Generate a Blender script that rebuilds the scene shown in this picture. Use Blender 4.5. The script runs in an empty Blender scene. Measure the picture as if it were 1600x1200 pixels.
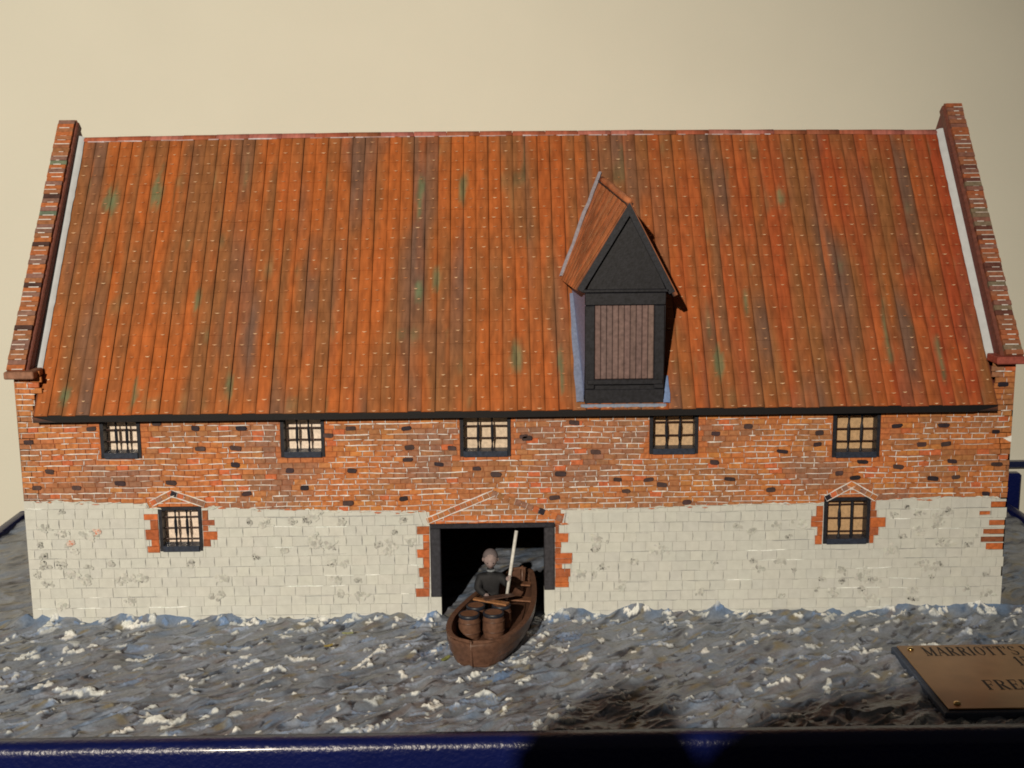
import bpy, math, random
import numpy as np
from mathutils import Vector, Matrix

random.seed(7)
rng = np.random.default_rng(11)
S = bpy.context.scene
COL = S.collection

# ------------------------------------------------------------------ camera
cam_d = bpy.data.cameras.new('camera')
cam = bpy.data.objects.new('camera', cam_d); COL.objects.link(cam)
cam_d.sensor_fit = 'HORIZONTAL'; cam_d.sensor_width = 36.0
cam_d.lens = 36.0 * 1900 / 1600
cam_d.clip_start = 0.01; cam_d.clip_end = 60
_p, _y, _r = 0.1817, 0.0121, -0.0092
_f = Vector((math.sin(_y)*math.cos(_p), math.cos(_y)*math.cos(_p), -math.sin(_p)))
_r0 = Vector((math.cos(_y), -math.sin(_y), 0)); _u0 = _r0.cross(_f)
_ri = math.cos(_r)*_r0 + math.sin(_r)*_u0; _up = -math.sin(_r)*_r0 + math.cos(_r)*_u0
M4 = Matrix((( _ri.x, _up.x, -_f.x, -0.0197), (_ri.y, _up.y, -_f.y, -1.195), (_ri.z, _up.z, -_f.z, 0.4632), (0, 0, 0, 1)))
cam.matrix_world = M4
S.camera = cam

# ------------------------------------------------------------------ light
w = bpy.data.worlds.new('World'); S.world = w; w.use_nodes = True
bg = w.node_tree.nodes['Background']
bg.inputs['Color'].default_value = (1.0, 0.86, 0.68, 1); bg.inputs['Strength'].default_value = 0.036
LAMP = Vector((-1.00, -3.7, 1.66))
AIM = Vector((-0.50, 0.10, 0.12))
ld = bpy.data.lights.new('gallery_spot', 'SPOT'); lamp = bpy.data.objects.new('gallery_spot', ld); COL.objects.link(lamp)
ld.energy = 730; ld.color = (1.0, 0.88, 0.69); ld.shadow_soft_size = 0.022
ld.spot_size = math.radians(49); ld.spot_blend = 1.0
lamp.location = LAMP; lamp.rotation_euler = (AIM - LAMP).to_track_quat('-Z', 'Y').to_euler()

S.render.engine = 'CYCLES'
S.view_settings.view_transform = 'Standard'; S.view_settings.look = 'None'
S.view_settings.exposure = 0.0; S.view_settings.gamma = 1.0; S.view_settings.use_curve_mapping = False
S.cycles.use_denoising = True; S.cycles.filter_width = 1.8
S.cycles.max_bounces = 6; S.cycles.transparent_max_bounces = 8

# ------------------------------------------------------------------ helpers
def s2l(c):
    c = c/255.0
    return c/12.92 if c <= .04045 else ((c+.055)/1.055)**2.4
def A(r, g, b):                     # paint albedo that reads as this screen colour under the warm lamp
    return (min(.9, s2l(r)/.88), min(.9, s2l(g)/.73), min(.9, s2l(b)/.50))
def mix(a, b, t): return tuple(a[i]*(1-t)+b[i]*t for i in range(3))
def jit(c, v):
    k = 1+random.uniform(-v, v); return tuple(min(.92, max(0, x*k*(1+random.uniform(-v, v)*.35))) for x in c)
_T = rng.random((256, 256))
def vn(x, y, s=0):
    x = np.asarray(x, float)+s*17.31; y = np.asarray(y, float)+s*7.77
    ix = np.floor(x).astype(int); iy = np.floor(y).astype(int); fx = x-ix; fy = y-iy
    fx = fx*fx*(3-2*fx); fy = fy*fy*(3-2*fy)
    a = _T[ix & 255, iy & 255]; b = _T[(ix+1) & 255, iy & 255]; c = _T[ix & 255, (iy+1) & 255]; d = _T[(ix+1) & 255, (iy+1) & 255]
    return (a*(1-fx)+b*fx)*(1-fy)+(c*(1-fx)+d*fx)*fy

def nodes_of(name):
    m = bpy.data.materials.new(name); m.use_nodes = True
    return m, m.node_tree.nodes, m.node_tree.links, m.node_tree.nodes['Principled BSDF']
def paint(name, rough=.55, spec=.35, nscale=350, namt=.16, bscale=900, bstr=.25, bdist=.0004, stretch=(1, 1, 1), metallic=0, coat=0):
    m, N, L, P = nodes_of(name)
    at = N.new('ShaderNodeAttribute'); at.attribute_name = 'Col'
    geo = N.new('ShaderNodeNewGeometry')
    mp = N.new('ShaderNodeMapping'); mp.inputs['Scale'].default_value = stretch; L.new(geo.outputs['Position'], mp.inputs['Vector'])
    n1 = N.new('ShaderNodeTexNoise'); n1.inputs['Scale'].default_value = nscale; n1.inputs['Detail'].default_value = 4
    L.new(mp.outputs[0], n1.inputs['Vector'])
    mr = N.new('ShaderNodeMapRange'); mr.inputs[1].default_value = .25; mr.inputs[2].default_value = .75
    mr.inputs[3].default_value = 1-namt*1.4; mr.inputs[4].default_value = 1+namt
    L.new(n1.outputs[0], mr.inputs[0])
    vm = N.new('ShaderNodeVectorMath'); vm.operation = 'SCALE'
    L.new(at.outputs['Color'], vm.inputs[0]); L.new(mr.outputs[0], vm.inputs['Scale'])
    L.new(vm.outputs[0], P.inputs['Base Color'])
    n2 = N.new('ShaderNodeTexNoise'); n2.inputs['Scale'].default_value = bscale; n2.inputs['Detail'].default_value = 3
    L.new(mp.outputs[0], n2.inputs['Vector'])
    bp = N.new('ShaderNodeBump'); bp.inputs['Strength'].default_value = bstr; bp.inputs['Distance'].default_value = bdist
    L.new(n2.outputs[0], bp.inputs['Height']); L.new(bp.outputs[0], P.inputs['Normal'])
    P.inputs['Roughness'].default_value = rough; P.inputs['Specular IOR Level'].default_value = spec
    P.inputs['Metallic'].default_value = metallic; P.inputs['Coat Weight'].default_value = coat; P.inputs['Coat Roughness'].default_value = .12
    return m
M = {}
M['brick'] = paint('brick_paint', rough=.6, nscale=260, namt=.24, spec=.25)
M['white'] = paint('whitewash_paint', rough=.55, nscale=120, namt=.06, bscale=500, bstr=.3)
M['tile'] = paint('roof_tile_paint', rough=.62, spec=.22, nscale=210, namt=.26, stretch=(1, .22, .22), bscale=1200, bstr=.3)
M['black'] = paint('black_paint', rough=.45, nscale=300, namt=.35, bscale=500, bstr=.25, bdist=.0004, spec=.35)
M['plain'] = paint('matt_paint', rough=.6, nscale=300, namt=.18)
M['wood'] = paint('brown_wood_paint', rough=.42, nscale=240, namt=.25, spec=.4, bstr=.3)
M['water'] = paint('water_paint', rough=.28, nscale=380, namt=.14, spec=.5, bscale=500, bstr=.3, bdist=.0006)
M['blue'] = paint('blue_gloss_paint', rough=.33, nscale=40, namt=.08, bscale=230, bstr=.55, bdist=.0014, spec=.4, coat=.12)
M['plaster'] = paint('wall_plaster', rough=.9, nscale=6, namt=.02, bscale=220, bstr=.1, bdist=.002, spec=.1)
M['metal'] = paint('copper_plate', rough=.34, nscale=30, namt=.14, bscale=300, bstr=.05, metallic=.55)
M['brass'] = paint('brass', rough=.22, nscale=100, namt=.05, metallic=1.0)
M['cloth'] = paint('dark_cloth', rough=.75, nscale=300, namt=.2)
M['skin'] = paint('skin_paint', rough=.4, nscale=200, namt=.1)
gm, N, L, P = nodes_of('window_glass')
tr = N.new('ShaderNodeBsdfTransparent'); gl = N.new('ShaderNodeBsdfGlossy'); gl.inputs['Roughness'].default_value = .12
mx = N.new('ShaderNodeMixShader'); fr = N.new('ShaderNodeFresnel'); fr.inputs['IOR'].default_value = 1.45
nz = N.new('ShaderNodeTexNoise'); nz.inputs['Scale'].default_value = 120; ge = N.new('ShaderNodeNewGeometry'); L.new(ge.outputs['Position'], nz.inputs['Vector'])
bp = N.new('ShaderNodeBump'); bp.inputs['Strength'].default_value = .5; bp.inputs['Distance'].default_value = .002; L.new(nz.outputs[0], bp.inputs['Height'])
L.new(bp.outputs[0], gl.inputs['Normal'])
L.new(fr.outputs[0], mx.inputs[0]); L.new(tr.outputs[0], mx.inputs[1]); L.new(gl.outputs[0], mx.inputs[2])
L.new(mx.outputs[0], N['Material Output'].inputs['Surface']); N.remove(P)
M['glass'] = gm

def setcol(me, cols):
    at = me.color_attributes.new('Col', 'FLOAT_COLOR', 'POINT')
    a = np.ones((len(me.vertices), 4), np.float32); a[:, :3] = cols
    at.data.foreach_set('color', a.ravel())
def place(o, parent):
    COL.objects.link(o)
    if parent is not None:
        o.parent = parent; o.matrix_parent_inverse = Matrix.Translation(-Vector(parent['_w']))
def obj(name, verts, faces, mat, parent=None, col=(.5, .5, .5), smooth=False, origin=None):
    v = np.asarray(verts, float)
    c = np.array(origin, float) if origin is not None else (v.min(0)+v.max(0))/2
    me = bpy.data.meshes.new(name); me.from_pydata([tuple(q) for q in (v-c)], [], [tuple(f) for f in faces])
    setcol(me, np.asarray(col, np.float32))
    me.materials.append(M[mat])
    if smooth: me.polygons.foreach_set('use_smooth', [True]*len(me.polygons))
    me.update()
    o = bpy.data.objects.new(name, me); o.location = c; o['_w'] = [float(q) for q in c]
    place(o, parent); return o
def tag(o, label=None, cat=None, group=None, kind=None):
    if label: o['label'] = label
    if cat: o['category'] = cat
    if group: o['group'] = group
    if kind: o['kind'] = kind
    return o
def empty(name, loc, label, cat, group=None):
    o = bpy.data.objects.new(name, None); o.empty_display_size = .02
    o.location = loc; o['_w'] = [float(q) for q in loc]; COL.objects.link(o)
    return tag(o, label, cat, group)

class MB:
    def __init__(s): s.v = []; s.f = []; s.c = []
    def add(s, v, f, c):
        n = len(s.v); s.v += [tuple(q) for q in v]; s.f += [tuple(i+n for i in q) for q in f]
        if len(v) and not np.isscalar(c[0]) : s.c += [tuple(q) for q in c]
        else: s.c += [tuple(c)]*len(v)
    def box(s, x0, x1, y0, y1, z0, z1, c, b=0):
        if b:
            s.add(*bevbox(x0, x1, y0, y1, z0, z1, b), c)
        else:
            s.add([(x0,y0,z0),(x1,y0,z0),(x1,y1,z0),(x0,y1,z0),(x0,y0,z1),(x1,y0,z1),(x1,y1,z1),(x0,y1,z1)],
                  [(0,3,2,1),(4,5,6,7),(0,1,5,4),(1,2,6,5),(2,3,7,6),(3,0,4,7)], c)
    def build(s, name, mat, parent=None, smooth=False, origin=None):
        return obj(name, s.v, s.f, mat, parent, s.c, smooth, origin)
def bevbox(x0, x1, y0, y1, z0, z1, b):
    X = (x0, x1); Y = (y0, y1); Z = (z0, z1); V = []; idx = {}
    for i in (0, 1):
        for j in (0, 1):
            for k in (0, 1):
                sx, sy, sz = (b, -b)[i], (b, -b)[j], (b, -b)[k]
                for a, p in (('x', (X[i], Y[j]+sy, Z[k]+sz)), ('y', (X[i]+sx, Y[j], Z[k]+sz)), ('z', (X[i]+sx, Y[j]+sy, Z[k]))):
                    idx[(i, j, k, a)] = len(V); V.append(p)
    g = lambda i, j, k, a: idx[(i, j, k, a)]
    F = []
    for i in (0, 1):
        q = [g(i,0,0,'x'), g(i,1,0,'x'), g(i,1,1,'x'), g(i,0,1,'x')]; F.append(q if i else q[::-1])
        q = [g(0,i,0,'y'), g(1,i,0,'y'), g(1,i,1,'y'), g(0,i,1,'y')]; F.append(q[::-1] if i else q)
        q = [g(0,0,i,'z'), g(1,0,i,'z'), g(1,1,i,'z'), g(0,1,i,'z')]; F.append(q if i else q[::-1])
    for i in (0, 1):
        for j in (0, 1):
            F.append([g(i,j,0,'x'), g(i,j,1,'x'), g(i,j,1,'y'), g(i,j,0,'y')])
            F.append([g(i,0,j,'x'), g(i,1,j,'x'), g(i,1,j,'z'), g(i,0,j,'z')])
            F.append([g(0,i,j,'y'), g(1,i,j,'y'), g(1,i,j,'z'), g(0,i,j,'z')])
            for k in (0, 1): F.append([g(i,j,k,'x'), g(i,j,k,'y'), g(i,j,k,'z')])
    return V, F
def tube(pts, radii, seg=10, cap=True):
    pts = [Vector(p) for p in pts]; V = []; F = []
    for i, p in enumerate(pts):
        d = (pts[min(i+1, len(pts)-1)]-pts[max(i-1, 0)]).normalized()
        u = d.cross(Vector((0, 0, 1)));
        if u.length < 1e-4: u = Vector((1, 0, 0))
        u.normalize(); v = d.cross(u)
        for k in range(seg):
            a = 2*math.pi*k/seg; V.append(p+radii[i]*(math.cos(a)*u+math.sin(a)*v))
    for i in range(len(pts)-1):
        for k in range(seg):
            F.append((i*seg+k, i*seg+(k+1) % seg, (i+1)*seg+(k+1) % seg, (i+1)*seg+k))
    if cap:
        F.append(tuple(range(seg))[::-1]); F.append(tuple((len(pts)-1)*seg+k for k in range(seg)))
    return V, F
def lathe(prof, c, seg=20, axis=None):
    V = []; F = []
    for r, z in prof:
        for k in range(seg):
            a = 2*math.pi*k/seg; V.append(Vector((r*math.cos(a), r*math.sin(a), z)))
    n = len(prof)
    for i in range(n-1):
        for k in range(seg): F.append((i*seg+k, i*seg+(k+1) % seg, (i+1)*seg+(k+1) % seg, (i+1)*seg+k))
    F.append(tuple(range(seg))[::-1]); F.append(tuple((n-1)*seg+k for k in range(seg)))
    R = axis if axis is not None else Matrix.Identity(3)
    return [R @ p + Vector(c) for p in V], F

# ------------------------------------------------------------------ room behind: wall, rail, floor, plinth
o = obj('wall', [(-3, .75, -1.05), (3, .75, -1.05), (3, .75, 2.2), (-3, .75, 2.2), (-3, .85, -1.05), (3, .85, -1.05), (3, .85, 2.2), (-3, .85, 2.2)],
        [(0, 1, 2, 3), (5, 4, 7, 6), (3, 2, 6, 7), (1, 5, 6, 2), (4, 0, 3, 7)], 'plaster', None, (.83, .825, .745))
tag(o, kind='structure')
o = obj('floor', [(-3, -5, -1.05), (3, -5, -1.05), (3, .75, -1.05), (-3, .75, -1.05)], [(0, 1, 2, 3)], 'plaster', None, (.12, .09, .07))
tag(o, kind='structure')
b = MB(); b.add(*bevbox(.815, 2.4, .735, .7495, -.042, -.031, .002), A(28, 32, 52))
tag(b.build('rail', 'blue'), 'thin dark rail on the cream wall at the right edge', 'rail')
b = MB(); b.add(*bevbox(-.6, .6, -.22, .37, -1.05, -.0805, .004), A(40, 40, 48))
tag(b.build('plinth', 'plain'), 'dark plinth under the blue tray', 'plinth')

# ------------------------------------------------------------------ display tray
TX, TY0, TY1 = .652, -.270, .392
BL = (.003, .007, .070)
tray = empty('display_tray', (0, .06, -.08), 'glossy navy blue tray that carries the model and its painted water', 'tray')
b = MB(); b.add(*bevbox(-TX-.012, TX+.012, TY0-.012, TY1+.012, -.08, -.022, .003), BL); b.build('base', 'blue', tray)
def rim(p0, p1, out, name='rim', top=.006, wid=.0175):
    # rounded lip swept from p0 to p1; 'out' points away from the water
    prof = [(0, -.021), (0, top-.0015), (.0015, top)]
    R = .0095
    for k in range(0, 7):
        a = math.pi/2*k/6; prof.append((wid-R+R*math.sin(a), top-R+R*math.cos(a)))
    prof += [(wid, -.021)]
    p0 = Vector(p0); p1 = Vector(p1); n = 90; V = []; F = []; m = len(prof); out = Vector(out)
    for i in range(n+1):
        p = p0.lerp(p1, i/n)
        for q, z in prof:
            wob = .00035*(vn(i*.6, q*300, 3)-.5) + .0007*(vn(i*.11, 1, 4)-.5)
            V.append(p+out*(q+wob)+Vector((0, 0, z+wob*.8)))
    for i in range(n):
        for k in range(m-1): F.append((i*m+k, i*m+k+1, (i+1)*m+k+1, (i+1)*m+k))
    F.append(tuple(range(m))); F.append(tuple(n*m+k for k in range(m))[::-1])
    obj(name, V, F, 'blue', tray, BL, True)
rim((-TX-.0165, TY0, 0), (TX+.0165, TY0, 0), (0, -1, 0))
rim((-TX, TY1, 0), (-TX, TY0+.0002, 0), (-1, 0, 0))
rim((TX, TY0+.0002, 0), (TX, TY1, 0), (1, 0, 0))
b = MB(); b.add(*bevbox(-.650, .690, TY1+.001, TY1+.017, -.0215, .040, .003), BL); b.build('backboard', 'blue', tray)

# ------------------------------------------------------------------ water (relief of painted plaster)
def water():
    xs = np.concatenate([np.linspace(-TX, -.57, 28, endpoint=False), np.linspace(-.57, .57, 1120, endpoint=False), np.linspace(.57, TX, 29)])
    ys = np.concatenate([np.linspace(TY0, .012, 300, endpoint=False), np.linspace(.012, .20, 90, endpoint=False), np.linspace(.20, TY1, 36)])
    X, Y = np.meshgrid(xs, ys)
    # brush-dragged ripples that run from lower left to upper right
    ang = math.radians(38); U = X*math.cos(ang)+Y*math.sin(ang); V = -X*math.sin(ang)+Y*math.cos(ang)
    wx = .012*(vn(X*22, Y*22, 1)-.5); wy = .012*(vn(X*22, Y*22, 2)-.5)
    h = .0046*(vn((U+wx)*24, (V+wy)*48, 3)-.5)+.0038*(vn((U+wx)*50, (V+wy)*95, 4)-.5)+.0012*(vn((U+wy)*120, (V+wx)*230, 5)-.5)+.0004*(vn(U*420, V*620, 6)-.5)
    rid = 1-np.abs(2*vn((U+wx)*40, (V+wy)*95, 7)-1); h += .0031*(rid**3-.3)
    # paint
    g1 = vn((U+wx)*20, (V+wy)*48, 11); g2 = vn((U+wy)*45, (V+wx)*130, 12); g3 = vn((U+wx)*80, (V+wy)*220, 13); g4 = vn((U+wx)*30, (V+wy)*80, 14)
    def c3(c): return np.array(c, float)[None, None, :]
    C = c3(A(118, 115, 107))*np.ones(X.shape+(1,))
    def over(C, col, m): m = np.clip(m, 0, 1)[..., None]; return C*(1-m)+c3(col)*m
    C = over(C, A(88, 86, 80), (g1-.45)*2.4*.75)
    C = over(C, A(130, 126, 116), (g2-.5)*2.2*.6)
    C = over(C, A(96, 108, 116), (g4-.58)*3*.6)
    C = over(C, A(114, 96, 80), (vn((U+wy)*34, (V+wx)*120, 15)-.70)*4*.5)
    C = over(C, A(50, 47, 44), (g3-.72)*5*.8)
    C = over(C, A(134, 132, 126), (vn((U+wx)*60, (V+wy)*170, 16)-.62)*4*.7)
    C = over(C, A(120, 104, 74), (vn((U+wx)*55, (V+wy)*210, 17)-.74)*6*.7)
    def stamp(x, y, L_, W_, a, col, up=.0012, rough=.5, dens=.85):
        R_ = max(L_, W_)*1.3
        i0, i1 = np.searchsorted(xs, [x-R_, x+R_]); j0, j1 = np.searchsorted(ys, [y-R_, y+R_])
        if i1 <= i0 or j1 <= j0: return
        xx = X[j0:j1, i0:i1]-x; yy = Y[j0:j1, i0:i1]-y
        p = (xx*math.cos(a)+yy*math.sin(a))/L_; q = (-xx*math.sin(a)+yy*math.cos(a))/W_
        q = q+.3*np.sin(p*3+x*900)
        s = random.random()*99
        nz = vn(xx*700+s, yy*700+s, 21)-.5
        d = np.sqrt(p*p+q*q)+nz*rough*1.6
        m = np.clip((1.0-d)*5.5, 0, 1)
        mm = (m*dens)[..., None]
        C[j0:j1, i0:i1] = C[j0:j1, i0:i1]*(1-mm)+c3(col)*mm
        h[j0:j1, i0:i1] += up*m
    # swell piled against the wall
    near = np.clip(1+Y/.016, 0, 1)*(Y < .002)
    swell = near**1.6*(.0095*np.clip(vn(X*38, Y*0+.5, 31)*1.5-.35, 0, 1)+.0040*vn(X*120, Y*50, 32))
    door = np.clip((np.abs(X+.027)-.046)/.012, 0, 1)
    h += swell*door
    C = over(C, A(98, 112, 122), near*door*np.clip((vn(X*70, Y*90, 33)-.30)*3, 0, 1)*.8)
    # dark hollows, then light impasto dabs
    for _ in range(520):
        x = random.uniform(-.56, .56); y = random.uniform(TY0, -.004)
        stamp(x, y, random.uniform(.003, .009), random.uniform(.0010, .0030), random.uniform(.2, 1.5), A(*random.choice([(40, 38, 38), (62, 58, 54), (70, 62, 56)])), -.0012, .5, .8)
    whites = [(.84, .87, .88), (.76, .80, .82), (.66, .70, .73), (.88, .89, .89), (.52, .56, .60)]
    for _ in range(350):
        x = random.uniform(-.56, .56); y = random.uniform(TY0+.004, -.012)
        n = random.choice((1, 1, 1, 1, 2, 3)); a = random.gauss(.45, .40); c = random.choice(whites); sz = random.choice((.5, .65, .8, 1.1))
        for k in range(n):
            stamp(x+k*.008*sz*math.cos(a)+random.uniform(-.001, .001), y+k*.009*math.sin(a), sz*random.uniform(.0028, .0078), sz*random.uniform(.0022, .0048), a+random.gauss(0, .2), c, random.uniform(.0010, .0022), .40, random.uniform(.85, 1))
    for _ in range(260):                       # fine flecks
        x = random.uniform(-.56, .56); y = random.uniform(TY0+.003, -.004)
        stamp(x, y, random.uniform(.001, .0022), random.uniform(.0008, .0016), random.uniform(0, 1), random.choice(whites), .0006, .5, .8)
    for _ in range(230):                       # long pale drags
        x = random.uniform(-.56, .56); y = random.uniform(TY0+.003, -.01)
        stamp(x, y, random.uniform(.008, .022), random.uniform(.0012, .0032), random.gauss(.45, .25), A(*random.choice([(140, 144, 146), (150, 150, 146), (124, 134, 142), (160, 160, 156), (116, 98, 80)])), .0007, .7, .55)
    x = -.5
    while x < .5:                               # broken foam along the wall foot
        x += random.choice((random.uniform(.003, .010), random.uniform(.014, .034)))
        if -.076 < x < .022: continue
        for _ in range(random.choice((1, 2, 3))):
            stamp(x+random.uniform(-.004, .004), random.uniform(-.013, -.0015), random.uniform(.002, .0055), random.uniform(.0016, .0036), random.uniform(-.6, .9), random.choice(whites+[A(110, 124, 136)]), random.uniform(.0006, .0020), .5, .95)
    for k in range(46):                         # wash round the bow
        a = random.uniform(-.35, 1.0); bx, by = -.046+.27*a*.12+(.012+.028*min(1, a*2.2+.3))*random.uniform(.9, 1.25)*(1 if random.random() < .75 else -1), -.128+a*.10
        stamp(bx, by, random.uniform(.001, .0034), random.uniform(.0009, .0024), random.uniform(0, 1.5), random.choice(whites+[A(110, 124, 136)]), .0012, .6, .9)
    for x, y in ((-.085, -.09), (-.10, -.02), (.05, -.06), (-.02, -.15)):
        stamp(x, y, .016, .005, .4, A(94, 110, 124), .001, .8, .7)
    # sides and inside: calmer
    sides = np.clip((np.abs(X)-.50)/.01, 0, 1)*np.clip((Y+.01)/.02, 0, 1)
    h *= 1-.35*sides
    h[(Y > .004) & (np.abs(X) < .5)] *= .6
    # the hull displaces the water under it
    bx, by = -.0465, -.129; ax_, ay_ = .0510/.2035, .1970/.2035
    sl = ((X-bx)*ax_+(Y-by)*ay_)/.2035; so = np.abs((X-bx)*ay_-(Y-by)*ax_)
    h[(sl > .08) & (sl < .93) & (so < .030*np.sin(np.pi*np.clip(sl, 0, 1))**.6)] = -.012
    nx, ny = len(xs), len(ys)
    P_ = np.stack([X, Y, h-.001], -1).reshape(-1, 3).astype(np.float32)
    i = np.arange(nx*ny).reshape(ny, nx)
    Q = np.stack([i[:-1, :-1], i[:-1, 1:], i[1:, 1:], i[1:, :-1]], -1).reshape(-1, 4)
    me = bpy.data.meshes.new('water')
    me.vertices.add(len(P_)); me.vertices.foreach_set('co', P_.ravel())
    me.loops.add(Q.size); me.loops.foreach_set('vertex_index', Q.ravel().astype(np.int32))
    me.polygons.add(len(Q)); me.polygons.foreach_set('loop_start', np.arange(0, Q.size, 4, dtype=np.int32))
    me.polygons.foreach_set('use_smooth', np.ones(len(Q), bool))
    me.update(calc_edges=True); me.validate()
    setcol(me, np.clip(C.reshape(-1, 3), 0, .95))
    me.materials.append(M['water'])
    o = bpy.data.objects.new('water', me); COL.objects.link(o); tag(o, kind='structure')
water()

# ------------------------------------------------------------------ warehouse
WH = empty('model_warehouse', (0, .2, -.012), 'model warehouse of red brick over whitewashed blocks under an orange pantile roof', 'model building')
EY, EZ, RY, RZ = -.012, .2198, .198, .4913
TL = math.hypot(RY-EY, RZ-EZ); DY, DZ = (RY-EY)/TL, (RZ-EZ)/TL
def RP(x, t, h=0):
    return (x, EY+DY*t-DZ*h, EZ+DZ*t+DY*h+.003*(1-(x/.48)**2)*max(0, t)/TL)
ZB = [(-.5, .1289), (-.3695, .1245), (-.2663, .1178), (-.1106, .1123), (.0524, .1122), (.1896, .1152), (.3074, .117), (.4384, .1221), (.5, .119)]
def zb(x):
    if -.098 < x < .046: return .0985
    if -.3765 < x < -.315: return .1195
    return float(np.interp(x, [p[0] for p in ZB], [p[1] for p in ZB]))+.0016*(float(vn(x*90, .3, 41))-.5)
WIN = [(-.4182, -.3781, .1726, .2140, (.1885, .2005)), (-.2381, -.1942, .1716, .2140, (.1885, .2005)), (-.0581, -.0071, .1700, .2140, (.1880, .2003)),
       (.1329, .1820, .1703, .2125, (.1885, .2020)), (.3182, .3662, .1646, .2115, (.1800, .1930, .2070)),
       (-.3652, -.3218, .0745, .1211, (.0860, .0975, .1090)), (.3124, .3598, .0734, .1223, (.0850, .0990, .1135))]
DOOR = (-.0905, .0370, -.012, .0995)
OPEN = [wn[:4] for wn in WIN]+[DOOR]
QUOIN = [(-1044,-903,884,974),(-975,-906,727,884),(-1050,-908,638,729),(-980,-910,528,639),(-1035,-912,432,530),(-985,-915,308,433),(-1060,-917,218,310),
 (373,471,967,1090),(373,419,879,968),(373,523,783,880),(372,431,667,785),(372,543,549,668),(372,444,502,552),(372,530,412,503),(371,516,301,414),
 (-3799,-3655,1076,1139),(-3738,-3655,975,1077),(-3802,-3655,866,977),(-3738,-3655,798,867),(-3788,-3655,730,800),(-3214,-3142,1069,1171),(-3214,-3087,1008,1070),(-3214,-3155,948,1009),(-3214,-3069,858,948),(-3214,-3131,784,860),
 (3042,3120,1027,1137),(2994,3120,911,1029),(3057,3120,822,912),(3034,3120,726,824),(3602,3655,1081,1177),(3602,3678,1006,1082),(3602,3762,903,1007),(3602,3700,815,905),(3602,3651,733,816),
 (4834,4990,1098,1160),(4722,4843,1018,1060),(4827,4990,907,964),(4773,4990,812,869),(4752,4990,729,787),(4809,4990,647,718)]
QUOIN = [tuple(q/1e4 for q in r) for r in QUOIN]
DARK = [(-4901,1899),(-4630,2105),(-4714,1592),(-4856,1427),(-4457,1422),(-4016,1463),(-4266,2029),(-3501,1463),(-3611,2080),(-3231,2023),(-2771,2017),(-3192,1811),(-2838,1814),(-2847,1641),(-2746,1340),(-1675,2004),(-1117,1997),(-1909,1934),(-1090,1799),(-1112,1673),(-2302,1575),(-1677,1567),(-2161,1393),(-1727,1226),(-1161,1266),(-797,1622),(-416,1571),(-222,1508),(-664,1787),(569,2036),(789,1729),(433,1507),(1997,1906),(2326,1975),(2677,1712),(1991,1607),(1011,1439),(1324,1435),(1461,1380),(1097,1317),(2151,1431),(2572,1312),(1718,1194),(367,1259),(3047,1900),(3032,1781),(3830,1963),(4304,1964),(4835,1891),(4093,1768),(4340,1771),(4409,1590),(4869,1551),(3863,1537),(3495,1595),(3265,1477),(3430,1428),(4223,1412),(4458,1422),(4777,1243),(4881,2378),(60,1900),(95,1880)]
DARK = [(a/1e4, b_/1e4) for a, b_ in DARK]
STAIN = [(-4623,1183),(-4634,947),(-4310,950),(-4578,831),(-4864,828),(-4835,705),(-4842,610),(-4673,614),(-4401,590),(-4151,621),(-4915,508),(-4831,418),(-3856,439),(-3362,610),(793,710),(1162,568),(853,511),(2006,550),(2402,565),(2758,814),(2228,944),(2711,180),(3256,193),(3124,355),(3324,331),(3540,245),(3075,244),(4265,380),(4345,497),(4639,229),(4065,126),(4816,386),(2835,456),(3835,1031),(3962,1118),(4392,1071),(4084,1048),(3932,805),(4312,731),(4611,707),(-2734,1044),(-2312,1038),(-2162,1056),(-1792,1031),(-1173,1043),(-1274,922),(-2687,669),(-1905,590),(-1649,415),(-1441,789)]
STAIN = [(a/1e4, b_/1e4) for a, b_ in STAIN]
C_OR = A(180, 101, 48); C_BR = A(156, 97, 54); C_MV = A(136, 92, 64); C_RD = A(186, 92, 48); C_DK = A(38, 30, 32); C_MO = A(216, 198, 168)
C_WH = A(193, 179, 148); C_GY = A(112, 106, 96)

# front wall core with its openings
b = MB()
gx = sorted(set([-.5, .5]+[q for r in OPEN for q in r[:2]])); gz = sorted(set([-.012, .118, .219]+[q for r in OPEN for q in r[2:4]]))
def void(i, k):
    if i < 0 or k < 0 or i >= len(gx)-1 or k >= len(gz)-1: return True
    xc = (gx[i]+gx[i+1])/2; zc = (gz[k]+gz[k+1])/2
    return any(r[0] < xc < r[1] and r[2] < zc < r[3] for r in OPEN)
TH = .0125
for i in range(len(gx)-1):
    for k in range(len(gz)-1):
        if void(i, k): continue
        x0, x1, z0, z1 = gx[i], gx[i+1], gz[k], gz[k+1]
        c = A(150, 84, 46) if z0 >= .1179 else A(186, 173, 146)
        b.add([(x0,0,z0),(x1,0,z0),(x1,0,z1),(x0,0,z1)], [(0,1,2,3)], c)
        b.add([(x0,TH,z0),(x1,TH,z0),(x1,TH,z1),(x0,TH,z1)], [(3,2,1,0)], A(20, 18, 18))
        if void(i-1, k): b.add([(x0,0,z0),(x0,0,z1),(x0,TH,z1),(x0,TH,z0)], [(0,1,2,3)], c)
        if void(i+1, k): b.add([(x1,0,z0),(x1,TH,z0),(x1,TH,z1),(x1,0,z1)], [(0,1,2,3)], c)
        if void(i, k-1): b.add([(x0,0,z0),(x0,TH,z0),(x1,TH,z0),(x1,0,z0)], [(0,1,2,3)], c)
        if void(i, k+1): b.add([(x0,0,z1),(x1,0,z1),(x1,TH,z1),(x0,TH,z1)], [(0,1,2,3)], c)
wall = b.build('front_wall', 'plain', WH)
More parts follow.
